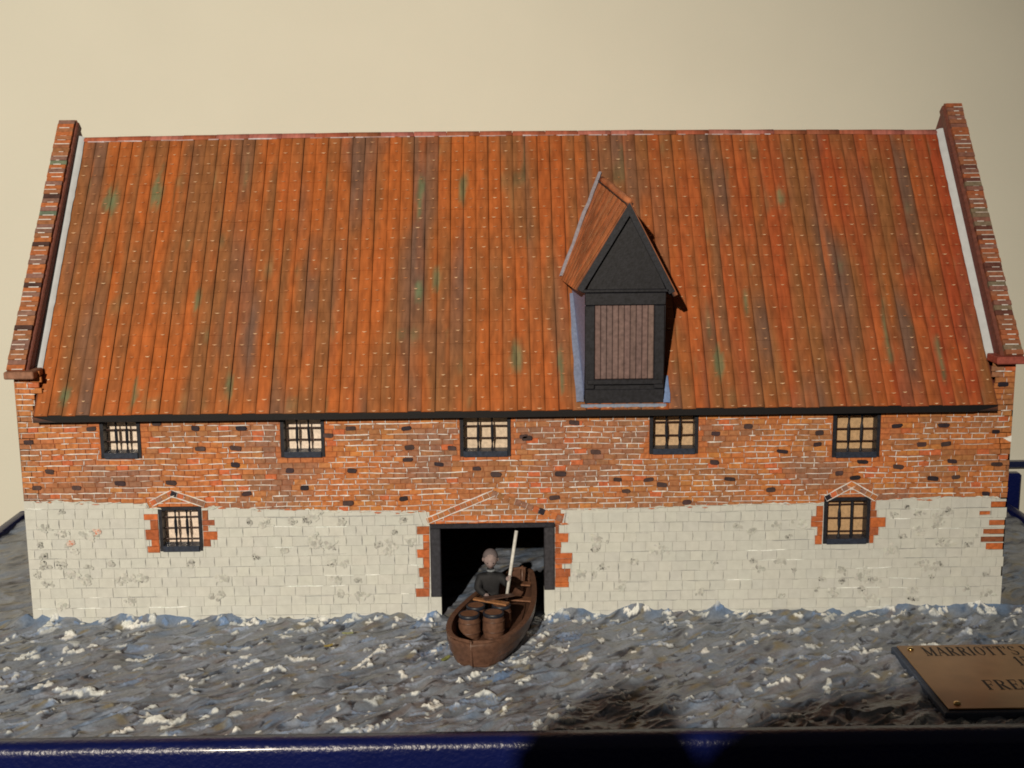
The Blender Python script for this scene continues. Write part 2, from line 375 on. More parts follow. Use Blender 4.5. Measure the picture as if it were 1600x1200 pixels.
# back wall
b = MB(); b.box(-.4835, .4835, .384, .396, -.012, .219, A(150, 92, 54)); b.build('back_wall', 'brick', WH)

def sub(rects, cuts):
    for c in cuts:
        out = []
        for (x0, x1, z0, z1) in rects:
            if c[0] >= x1 or c[1] <= x0 or c[2] >= z1 or c[3] <= z0: out.append((x0, x1, z0, z1)); continue
            if c[0] > x0: out.append((x0, c[0], z0, z1))
            if c[1] < x1: out.append((c[1], x1, z0, z1))
            a, d = max(x0, c[0]), min(x1, c[1])
            if c[2] > z0: out.append((a, d, z0, c[2]))
            if c[3] < z1: out.append((a, d, c[3], z1))
        rects = out
    return [r for r in rects if r[1]-r[0] > .0012 and r[3]-r[2] > .0010]
def piece(x0, x1, z0, z1, h, gap, j=.0002, y=0, hv=.2):
    g = gap/2; x0 += g; x1 -= g; z0 += g; z1 -= g; i = min(.0004 if hv > .1 else .00010, (x1-x0)*.2, (z1-z0)*.2); r = lambda: random.uniform(-j, j)
    q = [(x0+r(), z0+r()), (x1+r(), z0+r()), (x1+r(), z1+r()), (x0+r(), z1+r())]
    cx, cz = (x0+x1)/2, (z0+z1)/2
    hh = h*random.uniform(1-hv, 1+hv)
    V = [(a, y+.0002, c) for a, c in q]+[(a+(i if a < cx else -i), y-hh+random.uniform(-1, 1)*h*hv*.5, c+(i if c < cz else -i)) for a, c in q]
    return V, [(4,5,6,7),(0,1,5,4),(1,2,6,5),(2,3,7,6),(3,0,4,7)]
def brickcol(x, z):
    n = float(vn(x*34, z*60, 51)); n2 = float(vn(x*13, z*26, 52)); n3 = float(vn(x*70, z*150, 53))
    c = mix(C_OR, C_BR, np.clip((n-.32)*2.4, 0, 1)); c = mix(c, C_MV, np.clip((n2-.46)*2.6, 0, .85)); c = mix(c, A(192, 116, 50), np.clip((n3-.62)*2.2, 0, .7))
    if random.random() < .045: c = C_RD
    if any(r[0]-.006 < x < r[1]+.006 and r[2]-.006 < z < r[3]+.006 for r in OPEN): c = mix(c, A(186, 98, 44), .65)
    return jit(c, .08)
bricks = []; vj = []; HB = .0057
k = 0; z = .0969
while z < .262:
    x = -.5-random.uniform(0, .009); prev = x
    top = .2635
    while x < .5:
        ln = random.choice((.0118, .0124, .0112, .0130, .0106)); x0, x1 = max(x, -.5), min(x+ln, .5); x += ln
        if x1-x0 < .002: continue
        z1 = z+HB
        xc = (x0+x1)/2
        if abs(xc) < .478 and z > .2135: continue
        if abs(xc) < .478: z1 = min(z1, .2165)
        zz = zb(xc)
        if z1 < zz+.0012: continue
        z0 = max(z, zz)
        for r in sub([(x0, x1, z0, z1)], OPEN): bricks.append(r)
        vj.append((x1, z0, z1))
    z += HB; k += 1
bl = []
for r in bricks:
    xc, zc = (r[0]+r[1])/2, (r[2]+r[3])/2
    bl.append((r, brickcol(xc, zc), .0009))
for r in QUOIN:
    nrow = max(1, round((r[3]-r[2])/.0075)); hz = (r[3]-r[2])/nrow
    for q in range(nrow):
        jx = random.uniform(-.0009, .0013); lo_ = (r[0]+jx if r[1] in (-.0903, -.0906, -.0908, -.0910, -.0912, -.0915, -.0917, -.3655, .3120) else r[0]); hi_ = (r[1] if lo_ != r[0] else r[1]+jx) if r[1] < .49 else r[1]
        bl.append(((lo_, hi_-.0002, r[2]+q*hz, r[2]+(q+1)*hz), jit(mix(A(186, 94, 42), A(132, 72, 42), random.random()**1.5), .12), .0012))
order = sorted(range(len(bl)), key=lambda i: -(bl[i][0][1]-bl[i][0][0])*(bl[i][0][3]-bl[i][0][2]))
keep = set(order[:300]); rest = MB()
for i, (r, c, h) in enumerate(bl):
    V, F = piece(*r, h, .00022)
    if i in keep: obj('brick', V, F, 'brick', wall, c)
    else: rest.add(V, F, c)
tag(rest.build('bricks', 'brick', wall), kind='stuff')
# dark burnt headers stand a little proud
for (x, zc) in DARK:
    wd = random.uniform(.0088, .0128); hh = random.uniform(.0044, .0058); n = 9; V = []; y0 = -.0009
    cz = random.uniform(-.12, .12)
    for yy, sc in ((y0, 1.0), (y0-.0008, .86)):
        for q in range(n):
            a = 2*math.pi*q/n; e = abs(math.cos(a))**.5*math.copysign(1, math.cos(a)); f_ = abs(math.sin(a))**.5*math.copysign(1, math.sin(a))
            V.append((x+e*wd/2*sc*random.uniform(.88, 1.06), yy, zc+f_*hh/2*sc*random.uniform(.88, 1.06)+e*wd*.5*cz))
    F = [tuple(range(n, 2*n))]+[(q, (q+1) % n, n+(q+1) % n, n+q) for q in range(n)]
    obj('dark_brick', V, F, 'brick', wall, jit(mix(C_DK, C_MV, random.random()*.25), .15))

# whitewashed blocks
blk = []; wj = []; HW = .0105; z = -.006; hl = []
while z < .135:
    x = -.5-random.uniform(0, .010)
    hl.append(z)
    while x < .5:
        ln = random.uniform(.0112, .0165); x0, x1 = max(x, -.5), min(x+ln, .5); x += ln
        if x1-x0 < .002: continue
        zz = zb((x0+x1)/2); z1 = min(z+HW, zz)
        if z1-z < .0015: continue
        if z1+.004 > zz: z1 = zz
        for r in sub([(x0, x1, z, z1)], OPEN+QUOIN): blk.append(r)
        wj.append((x1, z, z1))
    z += HW
blk += [(-.0905, -.0800, -.012, .0215), (.0262, .0370, -.012, .0275)]
order = sorted(range(len(blk)), key=lambda i: -(blk[i][1]-blk[i][0])*(blk[i][3]-blk[i][2])); keep = set(order[:300]); rest = MB()
for i, r in enumerate(blk):
    deep = i >= len(blk)-2
    V, F = piece(*r, .0012, 0, .00001, 0, .03)
    if deep:
        bb = MB(); bb.box(r[0], r[1], -.0011, TH, r[2], r[3], C_WH); V, F = bb.v, bb.f
    c = jit(mix(C_WH, A(182, 170, 143), random.random()*.45), .015)
    if i in keep: obj('block', V, F, 'white', wall, c)
    else: rest.add(V, F, c)
tag(rest.build('blocks', 'white', wall), kind='stuff')

# hand-painted joints and stains
class Strokes(MB):
    n = 0
    def stroke(s, pts, wd, c, c2=None, taper=True):
        s.n += 1; y = YS-.000002*(s.n % 150); V = []; cc = []
        for i, (x, z) in enumerate(pts):
            a = pts[max(0, i-1)]; d = pts[min(len(pts)-1, i+1)]
            dx, dz = d[0]-a[0], d[1]-a[1]; l = math.hypot(dx, dz) or 1
            ww = wd/2*random.uniform(.65, 1.2)*(.35 if taper and i in (0, len(pts)-1) else 1)
            V += [(x+dz/l*ww, y, z-dx/l*ww), (x-dz/l*ww, y, z+dx/l*ww)]
            k_ = jit(c if c2 is None else mix(c, c2, random.random()), .07); cc += [k_, k_]
        s.add(V, [(2*i, 2*i+2, 2*i+3, 2*i+1) for i in range(len(pts)-1)], cc)
def inopen(x, z, m=.0006): return any(r[0]-m < x < r[1]+m and r[2]-m < z < r[3]+m for r in OPEN)
def inquoin(x, z, m=0): return any(r[0]-m < x < r[1]+m and r[2]-m < z < r[3]+m for r in QUOIN)
def indark(x, z): return any(abs(x-a) < .0062 and abs(z-c) < .003 for a, c in DARK)
YS = -.00122
mo = Strokes()
zs = sorted(set(round(.0969+i*HB, 5) for i in range(30)))
for z in zs:
    x = -.499
    while x < .499:
        ln = random.uniform(.007, .04); left = x < -.27
        p = float(vn(x*16, z*42, 61)); prob = (.92 if left else .58+.75*np.clip((p-.25)*1.8, 0, 1))
        zt = .262 if abs(x) > .478 else .2125
        if z < zt and z > zb(x)+.0012 and random.random() < prob:
            n = max(3, int(ln/.0032)); pts = []; dz = 0
            for i in range(n+1):
                xx = x+ln*i/n; dz += random.uniform(-.0002, .0002); zz = z+dz+.0012*(float(vn(xx*28, z*40, 62))-.5)
                if xx > .499 or inopen(xx, zz) or indark(xx, zz) or zz < zb(xx)+.0008 or (abs(xx) < .4785 and z > .2125): break
                pts.append((xx, zz))
            if len(pts) > 2:
                f = random.random(); c = mix(C_MO, C_BR, f*f*.6)
                mo.stroke(pts, random.uniform(.0006, .0012), c)
        x += ln+random.uniform(.0003, .004)
for (x, z0, z1) in vj:
    p = float(vn(x*16, z0*42, 61)); prob = .25 if x < -.30 else .36+.95*np.clip((p-.25)*1.8, 0, 1)
    if random.random() < prob and not inopen(x, (z0+z1)/2, .001) and not indark(x, (z0+z1)/2) and z0 > zb(x) and abs(x) < .497:
        dx = random.uniform(-.0008, .0008)
        mo.stroke([(x, z0), (x+dx*.5, (z0+z1)/2), (x+dx, z1-random.uniform(0, .002))], random.uniform(.0006, .0011), mix(C_MO, C_BR, random.random()**2*.6))
tag(mo.build('mortar_lines', 'plain', wall), kind='stuff')
YS = -.00175
wl = Strokes()
for z in hl[1:]:
    x = -.497
    while x < .497:
        ln = random.uniform(.008, .05)
        if random.random() < .55:
            pts = []; n = max(3, int(ln/.004)); dz = 0
            for i in range(n+1):
                xx = x+ln*i/n; dz += random.uniform(-.0002, .0002); zz = z+dz+.0022*(float(vn(xx*18, z*50, 63))-.5)
                if xx > .497 or inopen(xx, zz, .001) or inquoin(xx, zz, .001) or zz > zb(xx)-.0015: break
                pts.append((xx, zz))
            if len(pts) > 2:
                if random.random() < .2: c = A(224, 214, 190); wd = random.uniform(.0006, .0011)
                else: c = mix(C_WH, C_GY, random.uniform(.1, .75)); wd = random.uniform(.0004, .0007)
                wl.stroke(pts, wd, c)
        x += ln+random.uniform(.001, .012)
for (x, z0, z1) in wj:
    if random.random() < (.72 if z0 > .04 else .45) and not inopen(x, (z0+z1)/2, .001) and not inquoin(x, (z0+z1)/2, .001) and z1 < zb(x)-.0005 and abs(x) < .496:
        dx = random.uniform(-.0006, .0006)
        a_ = z0+random.uniform(.0005, .003); d_ = z1-random.uniform(.0003, .002)
        wl.stroke([(x, a_), (x+dx, (a_+d_)/2), (x+dx*.3, d_)], random.uniform(.0004, .0008), mix(C_WH, C_GY, random.uniform(.1, .85)))
tag(wl.build('joint_lines', 'plain', wall), kind='stuff')
st = Strokes(); YS = -.0022
def smudge(x, z, s, dark, tint=None):
    base = A(56, 50, 42) if tint is None else tint
    n_ = random.randint(11, 16)
    for q_ in range(n_):
        core = q_ >= n_*.6; a = random.gauss(0, .5); l = s*random.uniform(.25, .75)*(.6 if core else 1.1); ox, oz = random.gauss(0, s*.32), random.gauss(0, s*.22)
        if inopen(x+ox, z+oz, s) or inquoin(x+ox, z+oz, s*.4) or z+oz > zb(x)-.002: continue
        c = mix(C_WH, base, min(1, dark*(random.uniform(.6, 1.1) if core else random.uniform(.15, .4))))
        pts = [(x+ox+l*(t-.5)*math.cos(a), z+oz+l*(t-.5)*math.sin(a)+.0003*math.sin(t*5)) for t in (0, .33, .66, 1)]
        st.stroke(pts, random.uniform(.0012, .0022)*(1 if core and dark > .5 else 2.2), c)
for i, (x, z) in enumerate(STAIN):
    tint = A(196, 92, 44) if i in (2, 3) else None
    smudge(x, z, random.uniform(.0045, .0075), random.uniform(.5, .95), None)
    if tint: smudge(x+.003, z+.001, .006, .9, tint)
for _ in range(70):
    x = random.uniform(-.49, .49); z = random.uniform(.012, .11)
    if not (-.11 < x < .06): smudge(x, z, random.uniform(.006, .012), random.uniform(.15, .38))
for _ in range(40):                     # stray orange flecks at the ragged edge of the whitewash
    x = random.uniform(-.49, .49); z = zb(x)-random.uniform(-.001, .002)
    if inopen(x, z, .004): continue
    l = random.uniform(.003, .008); st.stroke([(x, z), (x+l*.5, z+random.uniform(-.0005, .0005)), (x+l, z)], random.uniform(.0008, .002), jit(mix(C_RD, C_OR, random.random()), .1))
for _ in range(120):                    # ragged white brush edge over the bricks
    x = random.uniform(-.495, .49); z = zb(x)+random.uniform(-.0006, .0012)
    if inopen(x, z, .004): continue
    l = random.uniform(.004, .012); st.stroke([(x, z), (x+l*.5, z+random.uniform(-.0005, .0005)), (x+l, zb(x+l)+random.uniform(-.0005, .001))], random.uniform(.001, .0022), jit(C_WH, .05))
tag(st.build('paint_stains', 'plain', wall), kind='stuff')
obj('chip', [(.4915, -.0013, .1825), (.4999, -.0013, .1850), (.4999, -.0013, .1785), (.4975, -.0013, .1790)], [(0, 3, 2, 1)], 'white', wall, A(235, 228, 215))

# little gables of brick over door and lower windows
def gablet(x0, z0, xa, za, x1, z1, both=True, prob=(1, 1), bw=.0062, th=.0062):
    g = MB(); ml = Strokes()
    global YS
    for side, (p, q) in enumerate((((x0, z0), (xa, za)), ((x1, z1), (xa, za)))):
        L_ = math.hypot(q[0]-p[0], q[1]-p[1]); ux, uz = (q[0]-p[0])/L_, (q[1]-p[1])/L_; nx, nz = (uz, -ux) if side == 0 else (-uz, ux)
        n = int(L_/bw)
        for i in range(n):
            a, d = (i+.06)*L_/n, (i+.94)*L_/n
            c = jit(random.choice((C_BR, C_OR, C_MV, C_RD)), .12) if random.random() > .07 else C_DK
            pr = [(p[0]+ux*a, p[1]+uz*a), (p[0]+ux*d, p[1]+uz*d), (p[0]+ux*d+nx*th, p[1]+uz*d+nz*th), (p[0]+ux*a+nx*th, p[1]+uz*a+nz*th)]
            V = [(x, -.0008, z) for x, z in pr]+[(x, -.0017-.00012*side, z) for x, z in pr]
            F = [(4, 5, 6, 7), (0, 1, 5, 4), (1, 2, 6, 5), (2, 3, 7, 6), (3, 0, 4, 7)]
            if side == 0: F = [f[::-1] for f in F]
            obj('brick', V, F, 'brick', wall, c)
            if prob[side] > random.random():
                YS = -.0019; ml.stroke([(p[0]+ux*a, p[1]+uz*a), (p[0]+ux*a+nx*th, p[1]+uz*a+nz*th)], .0008, mix(C_MO, C_BR, random.random()*.6))
        if prob[side] > .3:
            YS = -.0019
            for off in (0, th):
                pts = [(p[0]+ux*t*L_+nx*off, p[1]+uz*t*L_+nz*off+random.uniform(-.0002, .0002)) for t in np.linspace(0, 1, 9)]
                ml.stroke(pts, .0011, mix(C_MO, C_BR, .12))
    tag(ml.build('mortar_lines', 'plain', wall), kind='stuff')
gablet(-.0945, .1060, -.0257, .1345, .0458, .1062, prob=(1, .25))
gablet(-.3735, .1275, -.3505, .1390, -.3164, .1265, prob=(.9, .95))
gablet(.3115, .1240, .3393, .1395, .3672, .1235, prob=(.8, .9))

# windows
for wi, (x0, x1, z0, z1, hb) in enumerate(WIN):
    fw = .0034; CB = A(34, 32, 32)
    b = MB()
    b.box(x0, x0+fw, -.0016, TH, z0, z1, CB); b.box(x1-fw, x1, -.0014, TH, z0, z1, CB)
    b.box(x0+fw, x1-fw, -.0015, TH, z1-fw*1.0, z1, CB); b.box(x0+fw, x1-fw, -.0035, TH-.0002, z0, z0+.0058, A(44, 46, 50))
    wd = b.build('window', 'black', wall)
    if wi >= 5: tag(wd, ('lower window left of the boat door', 'lower window at the right end')[wi-5])
    ix0, ix1, iz0, iz1 = x0+fw, x1-fw, z0+.0058, z1-fw
    bb = MB(); bb.box(x0-.001, x1+.001, TH+.0004, TH+.003, z0-.001, z1+.001, (A(220, 188, 148), A(224, 192, 152), A(206, 172, 130), A(190, 148, 100), A(186, 142, 92), A(224, 190, 150), A(184, 140, 90))[wi]); bb.build('backing', 'plain', wd)
    by0, by1 = .0030, .0050
    vx = [ix0+(ix1-ix0)*q for q in (.335, .655)]
    for x in vx:
        b = MB(); d = random.uniform(-.0004, .0004)
        pts = [(x+d*math.sin(t*6), (by0+by1)/2, iz0+(iz1-iz0)*t) for t in (0, .33, .66, 1)]
        b.add(*tube(pts, [.0016]*4, 6), CB); b.build('glazing_bar', 'black', wd)
    for z in hb:
        b = MB(); b.add(*tube([(ix0+(ix1-ix0)*t, by1+.0003, z+random.uniform(-.0002, .0002)) for t in (0, .33, .66, 1)], [.0007]*4, 6), A(60, 36, 26)); b.build('glazing_bar', 'black', wd)
    ex = [ix0]+vx+[ix1]; ez = [iz0]+list(hb)+[iz1]
    for i in range(len(ex)-1):
        for k in range(len(ez)-1):
            if ez[k+1]-ez[k] < .002: continue
            a, c, d, e = ex[i]+.0003, ex[i+1]-.0003, ez[k]+.0003, ez[k+1]-.0003; y = by1+.0012
            t1, t2 = random.uniform(-.0004, .0004), random.uniform(-.0004, .0004)
            obj('pane', [(a, y+t1, d), (c, y+t2, d), (c, y-t1, e), (a, y-t2, e)], [(0, 1, 2, 3)], 'glass', wd, (1, 1, 1))

# boat door: black timber frame
b = MB(); b.add(*bevbox(-.0900, -.0798, -.0030, .012, .0220, .0948, .0008), A(50, 46, 44))
b.add(*bevbox(.0262, .0366, -.0030, .012, .0280, .0948, .0008), A(56, 50, 46))
b.add(*bevbox(-.0903, .0369, -.0034, .012, .0950, .0998, .0008), A(40, 36, 36))
b.build('door_frame', 'black', wall)

# gable parapets
def gable(sgn, zap, zk):
    xo, xi = .5*sgn, .4840*sgn; name = 'gable_wall'
    y0, ya, y1 = 0.0, .198, .396
    prof = [(y0, -.012), (y0, zk), (ya, zap), (y1, zk), (y1, -.012)]
    V = [(xo, y, z) for y, z in prof]+[(xi, y, z) for y, z in prof]; n = 5
    cc = [A(150, 84, 46)]*5+[A(116, 58, 44)]*5
    F = [(0, 1, 2, 3, 4), (9, 8, 7, 6, 5)]+[(i, n+i, n+(i+1) % n, (i+1) % n) for i in range(n)]
    if sgn > 0: F = [f[::-1] for f in F]
    gw = obj(name, V, F, 'brick', WH, cc)
    # coping of bricks on edge, moulded strip on the inner side
    p0 = Vector((0, y0-.004, zk+.0015)); p1 = Vector((0, ya, zap+.001)); d = (p1-p0); L_ = d.length; d.normalize(); nrm = Vector((0, -d.z, d.y))
    nb = 56; xa, xb = (.5040*sgn, .4862*sgn)
    for i in range(nb):
        a, c = (i+.03)*L_/nb, (i+.97)*L_/nb; h = .0042*random.uniform(.85, 1.12); e = random.uniform(-.0004, .0004)
        rr = random.random()
        col = mix(C_DK, C_BR, .15) if i in (8, 17, 26, 37) or rr < .01 else jit(mix(random.choice((A(150, 92, 54), A(128, 88, 66), A(170, 92, 46))), A(104, 116, 84), .8 if rr > .93 else 0), .10)
        if sgn > 0 and col != C_DK: col = mix(col, A(138, 74, 52), .35)
        q = [p0+d*a, p0+d*c]; V = []
        for x in (xa+e, xb+e):
            for pp in q: V += [Vector((x, pp.y, pp.z))-nrm*.002, Vector((x, pp.y, pp.z))+nrm*h]
        F = [(1, 3, 7, 5), (0, 1, 5, 4), (2, 6, 7, 3), (0, 2, 3, 1), (4, 5, 7, 6)]
        if sgn < 0: F = [f[::-1] for f in F]
        obj('coping_brick', V, F, 'brick', gw, col)
    b = MB()
    for i in range(nb):                       # white pointing between the coping bricks
        if random.random() < .8:
            pp = p0+d*((i+.0)*L_/nb); f0, f1 = sorted((random.uniform(0, .45), random.uniform(.55, 1))); hh = nrm*.00455
            x0, x1 = xa+(xb-xa)*f0, xa+(xb-xa)*f1; wv = d*.00055
            b.add([Vector((x0, 0, 0))+pp+hh-wv, Vector((x1, 0, 0))+pp+hh-wv, Vector((x1, 0, 0))+pp+hh+wv, Vector((x0, 0, 0))+pp+hh+wv], [(0, 1, 2, 3)], mix(C_MO, C_BR, random.random()*.5))
    tag(b.build('mortar_lines', 'plain', gw), kind='stuff')
    b = MB(); n = 12; V = []
    for i in range(n+1):
        pp = p0+d*(L_*i/n)
        for x, hh in ((xb, -.010), (xb, .0005), (xb-.0018*sgn, .0003), (xb-.0030*sgn, -.001), (xb-.0030*sgn, -.010)):
            V.append(Vector((x, pp.y, pp.z))+nrm*(hh+random.uniform(-.0002, .0002)))
    F = [(i*5+k, i*5+k+1, (i+1)*5+k+1, (i+1)*5+k) for i in range(n) for k in range(4)]
    obj('moulding', V, F if sgn > 0 else [f[::-1] for f in F], 'brick', gw, A(112, 62, 44))
    b = MB(); xl, xr = sorted((.5045*sgn, .4755*sgn)); b.add(*bevbox(xl, xr, -.0135, .014, zk-.005, zk+.0025, .001), A(140, 92, 62) if sgn < 0 else A(150, 72, 52)); b.build('kneeler', 'brick', gw)
    # rear slope coping, plain
    q0 = Vector((0, ya, zap+.001)); q1 = Vector((0, y1+.004, zk+.0015)); dd = (q1-q0).normalized(); n2 = Vector((0, dd.z*-1, dd.y)); n2 = n2 if n2.z > 0 else -n2; V = []
    for x in (xa, xb):
        for pp in (q0, q1): V += [Vector((x, pp.y, pp.z))-n2*.002, Vector((x, pp.y, pp.z))+n2*.004]
    obj('coping', V, [(0, 1, 5, 4), (1, 3, 7, 5), (0, 2, 3, 1), (4, 5, 7, 6), (2, 6, 7, 3)], 'brick', gw, A(140, 84, 54))
    return gw
gable(-1, .5085, .2610); gable(1, .5185, .2650)

# roof: boards, tiles, ridge, flashing
b = MB(); xw = .4795
def RB(x, t, h): return RP(x, t, h)
V = []
for x in np.linspace(-xw, xw, 25):
    V += [RB(x, -.001, -.0005), RB(x, TL, -.0005), RB(x, TL, -.0075), (x, EY+.0035, EZ-.0075+.0004*math.sin(x*40)), (x, EY-.0008, EZ-.0072+.0004*math.sin(x*31))]
n = 25; F = [(i*5+k, i*5+(k+1) % 5, (i+1)*5+(k+1) % 5, (i+1)*5+k) for i in range(n-1) for k in range(5)]
F += [tuple(range(5))[::-1], tuple((n-1)*5+k for k in range(5))]
roof = obj('roof', V, F, 'plain', WH, [A(104, 54, 30), A(104, 54, 30), A(16, 13, 13), A(14, 11, 11), A(14, 11, 11)]*n)  # near-black underside: the soffit's shade is put into the colour
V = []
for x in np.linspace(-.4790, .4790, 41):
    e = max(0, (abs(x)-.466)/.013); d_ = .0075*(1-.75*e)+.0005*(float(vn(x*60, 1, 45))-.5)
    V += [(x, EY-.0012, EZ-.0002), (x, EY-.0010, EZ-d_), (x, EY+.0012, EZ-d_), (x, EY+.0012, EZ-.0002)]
obj('fascia', V, [(i*4+k, i*4+(k+1) % 4, (i+1)*4+(k+1) % 4, (i+1)*4+k) for i in range(40) for k in range(4)]+[(0, 1, 2, 3), (163, 162, 161, 160)], 'plain', roof, A(15, 11, 11))  # dark-painted edge; its black also stands in for shade under the eave
V = [(x, .198+(.198-y)*1.0+.0, z) for x in (-xw, xw) for (y, z) in ((EY, EZ), (RY, RZ), (RY, RZ-.006), (EY, EZ-.008))]
obj('rear_slope', V, [(0, 1, 5, 4), (1, 2, 6, 5), (2, 3, 7, 6), (3, 0, 4, 7), (0, 3, 2, 1), (4, 5, 6, 7)], 'tile', roof, A(160, 82, 40))
NC, NR = 70, 27; XT = .4778; CW = 2*XT/NC; RL = (TL-.002)/NR
coff = [random.uniform(-.5, .5) for _ in range(NC)]; cshade = [random.gauss(0, 1) for _ in range(NC)]
T_OR = A(168, 85, 34); T_RO = A(156, 65, 32); T_BR = A(138, 82, 41); T_PB = A(112, 77, 54); T_GR = A(96, 108, 68); T_GB = A(98, 108, 110)
GREEN = [(-.388, .27, 3, .032), (-.433, .25, 2, .03), (-.44, .26, 2, .02), (-.45, .02, 2, .016), (-.382, .02, 1, .02), (-.288, .03, 2, .022), (-.102, .26, 2, .035), (-.10, .14, 2, .02), (-.082, .15, 2, .02), (.0, .06, 3, .03), (.045, .04, 2, .03), (-.055, .27, 2, .03), (.205, .05, 2, .02), (.38, .08, 2, .05), (.43, .05, 2, .05), (.29, .25, 2, .02), (-.33, .13, 2, .02), (.24, .12, 2, .02)]
def tilecols(x, t):
    """hand-brushed streaks that run down the slope and cross the tile joints"""
    x = np.asarray(x); t = np.asarray(t); xq = (np.floor((x+XT)/CW-1e-6)+.5)*CW-XT; xs_ = .38*xq+.62*x+.004*(vn(x*30, t*14, 70)-.5)
    c = np.ones(x.shape+(1,))*np.array(T_OR)
    def ov(c, col, m): m = np.clip(m, 0, 1)[..., None]; return c*(1-m)+np.array(col)*m
    right = np.clip((x+.05)/.5, 0, 1)
    c = ov(c, T_RO, right*.95)
    n1 = vn(xs_*95, t*9, 71); n2 = vn(xs_*42, t*5.5, 72); n3 = vn(xs_*150, t*16, 73); n4 = vn(xs_*70, t*12, 74)
    c = ov(c, T_BR, ((n1*.6+n2*.4)-.30)*3.2*(1-.2*right))
    c = ov(c, T_PB, (n2*.45+n4*.55-.54)*4.0*.75)
    c = ov(c, T_OR, (n3-.68)*3.5*.7)
    c = ov(c, T_LO, (vn(xs_*120, t*11, 78)-.74)*4*.7)
    c = ov(c, T_GR, (vn(xs_*130, t*26, 75)-.88)*7*.5)
    for gx_, gt, gw, gl_ in GREEN:
        m = 1.25-np.sqrt(((x-gx_)/gw)**2+((t-gt)/gl_)**2)-1.1*(vn(x*300, t*60, 79)-.5)
        c = ov(c, T_GR, np.clip(m*1.3, 0, .72))
    return c
T_LO = A(174, 86, 36)
GREEN = [(g[0], g[1], .0026*max(1, g[2]*.62), g[3]*.72) for g in GREEN]
PROF = [(0, .0000), (.05, .0009), (.25, .0013), (.52, .0011), (.80, .0013), (.985, .0006)]
gro = [random.choice((.5, .6, .7, .8)) for _ in range(NC)]
tl_ = []; dab = MB()
for j in range(NR):
    for i in range(NC):
        x0 = -XT+i*CW; t0 = j*RL; xc = x0+CW/2
        if .078 < xc < .135 and .016 < t0 < .085: continue
        je = random.uniform(-.0006, .0006); jh = random.uniform(-.00015, .0002)
        wob = lambda t: .0010*(float(vn(i*.8, t*9, 76))-.5)
        V = []; ta, tb, tc = t0-.0015+je, t0+RL*.5, t0+RL+.001; cx_ = []
        for (t, base) in ((ta, .0007), (tb, .0005), (tc, .0003)):
            for (u, hh) in PROF:
                V.append(RP(x0+u*CW+wob(t), t, base+hh+jh)); cx_.append((x0+u*CW, t, .45*gro[i]+.1 if u == 0 else (.75 if u > .9 else 1)))
        m = len(PROF)
        for (u, hh) in PROF: V.append(V[PROF.index((u, hh))]); cx_.append((x0+u*CW, ta, .9))
        for (u, hh) in PROF: V.append(RP(x0+u*CW+wob(ta), ta+.0002, -.0004)); cx_.append((x0+u*CW, ta, .9))
        F = [(r*m+k, r*m+k+1, (r+1)*m+k+1, (r+1)*m+k) for r in (0, 1) for k in range(m-1)]+[(3*m+k, 4*m+k, 4*m+k+1, 3*m+k+1) for k in range(m-1)]
        tl_.append((j, V, F, cx_))
        if random.random() < .93:      # thumb of pale paint on each tile's lip
            f = random.random(); q = .50+random.uniform(-.10, .16); wd = CW*random.uniform(.11, .19); c = mix(T_OR, A(232, 180, 124), .20+.80*f*f)
            tt = ta+random.uniform(.0002, .0016); pv = []
            for s_ in (-1, -.5, 0, .5, 1):
                lift = .0010*(s_*s_)
                for e in (0, 1): pv.append(RP(x0+q*CW+s_*wd+wob(ta), tt+lift+e*.0013*(1-.6*abs(s_)), .0025+jh+.0003*(1-e)))
            dab.add(pv, [(2*k, 2*k+2, 2*k+3, 2*k+1) for k in range(4)], c)
CX = np.array([t_[3] for t_ in tl_]); TC = tilecols(CX[..., 0], CX[..., 1])*CX[..., 2:3]
allt = [(t_[0], t_[1], t_[2], TC[k]) for k, t_ in enumerate(tl_)]
rest = MB()
for n_, (j, V, F, cc) in enumerate(allt):
    if n_ < 300: obj('tile', V, F, 'tile', roof, cc, True)
    else: rest.add(V, F, cc)
tag(rest.build('tiles', 'tile', roof, True), kind='stuff')
tag(dab.build('paint_dabs', 'plain', roof), kind='stuff')
nr = 26; lr = 2*XT/nr
for i in range(nr):
    x0 = -XT+i*lr+.0003; x1 = x0+lr-.0006; V = []; ra = .0052
    for x in (x0, x1):
        bow = .003*(1-(x/.48)**2)
        for k in range(7):
            a = math.pi*k/6; V.append((x, RY-math.cos(a)*ra*1.1, RZ-.0035+bow+math.sin(a)*ra+random.uniform(-.0003, .0003)))
    F = [(k, 7+k, 8+k, k+1) for k in range(6)]+[tuple(range(7)), tuple(range(7, 14))[::-1]]
    obj('ridge_tile', V, F, 'tile', roof, jit(random.choice((A(164, 84, 52), A(172, 96, 72), A(150, 82, 50))), .1), True)
b = MB()
for i in range(60):
    x = random.uniform(-XT, XT*.6); l = random.uniform(.004, .022); bow = .003*(1-(x/.48)**2)
    V = [(x+l*s_, RY-.0056-.0003*e, RZ-.0040+bow+.0011*e+random.uniform(-.0002, .0002)) for s_ in (0, 1) for e in (0, 1)]
    b.add(V, [(0, 2, 3, 1)], mix(A(206, 184, 164), A(150, 96, 70), random.random()))
tag(b.build('mortar_lines', 'plain', roof), kind='stuff')
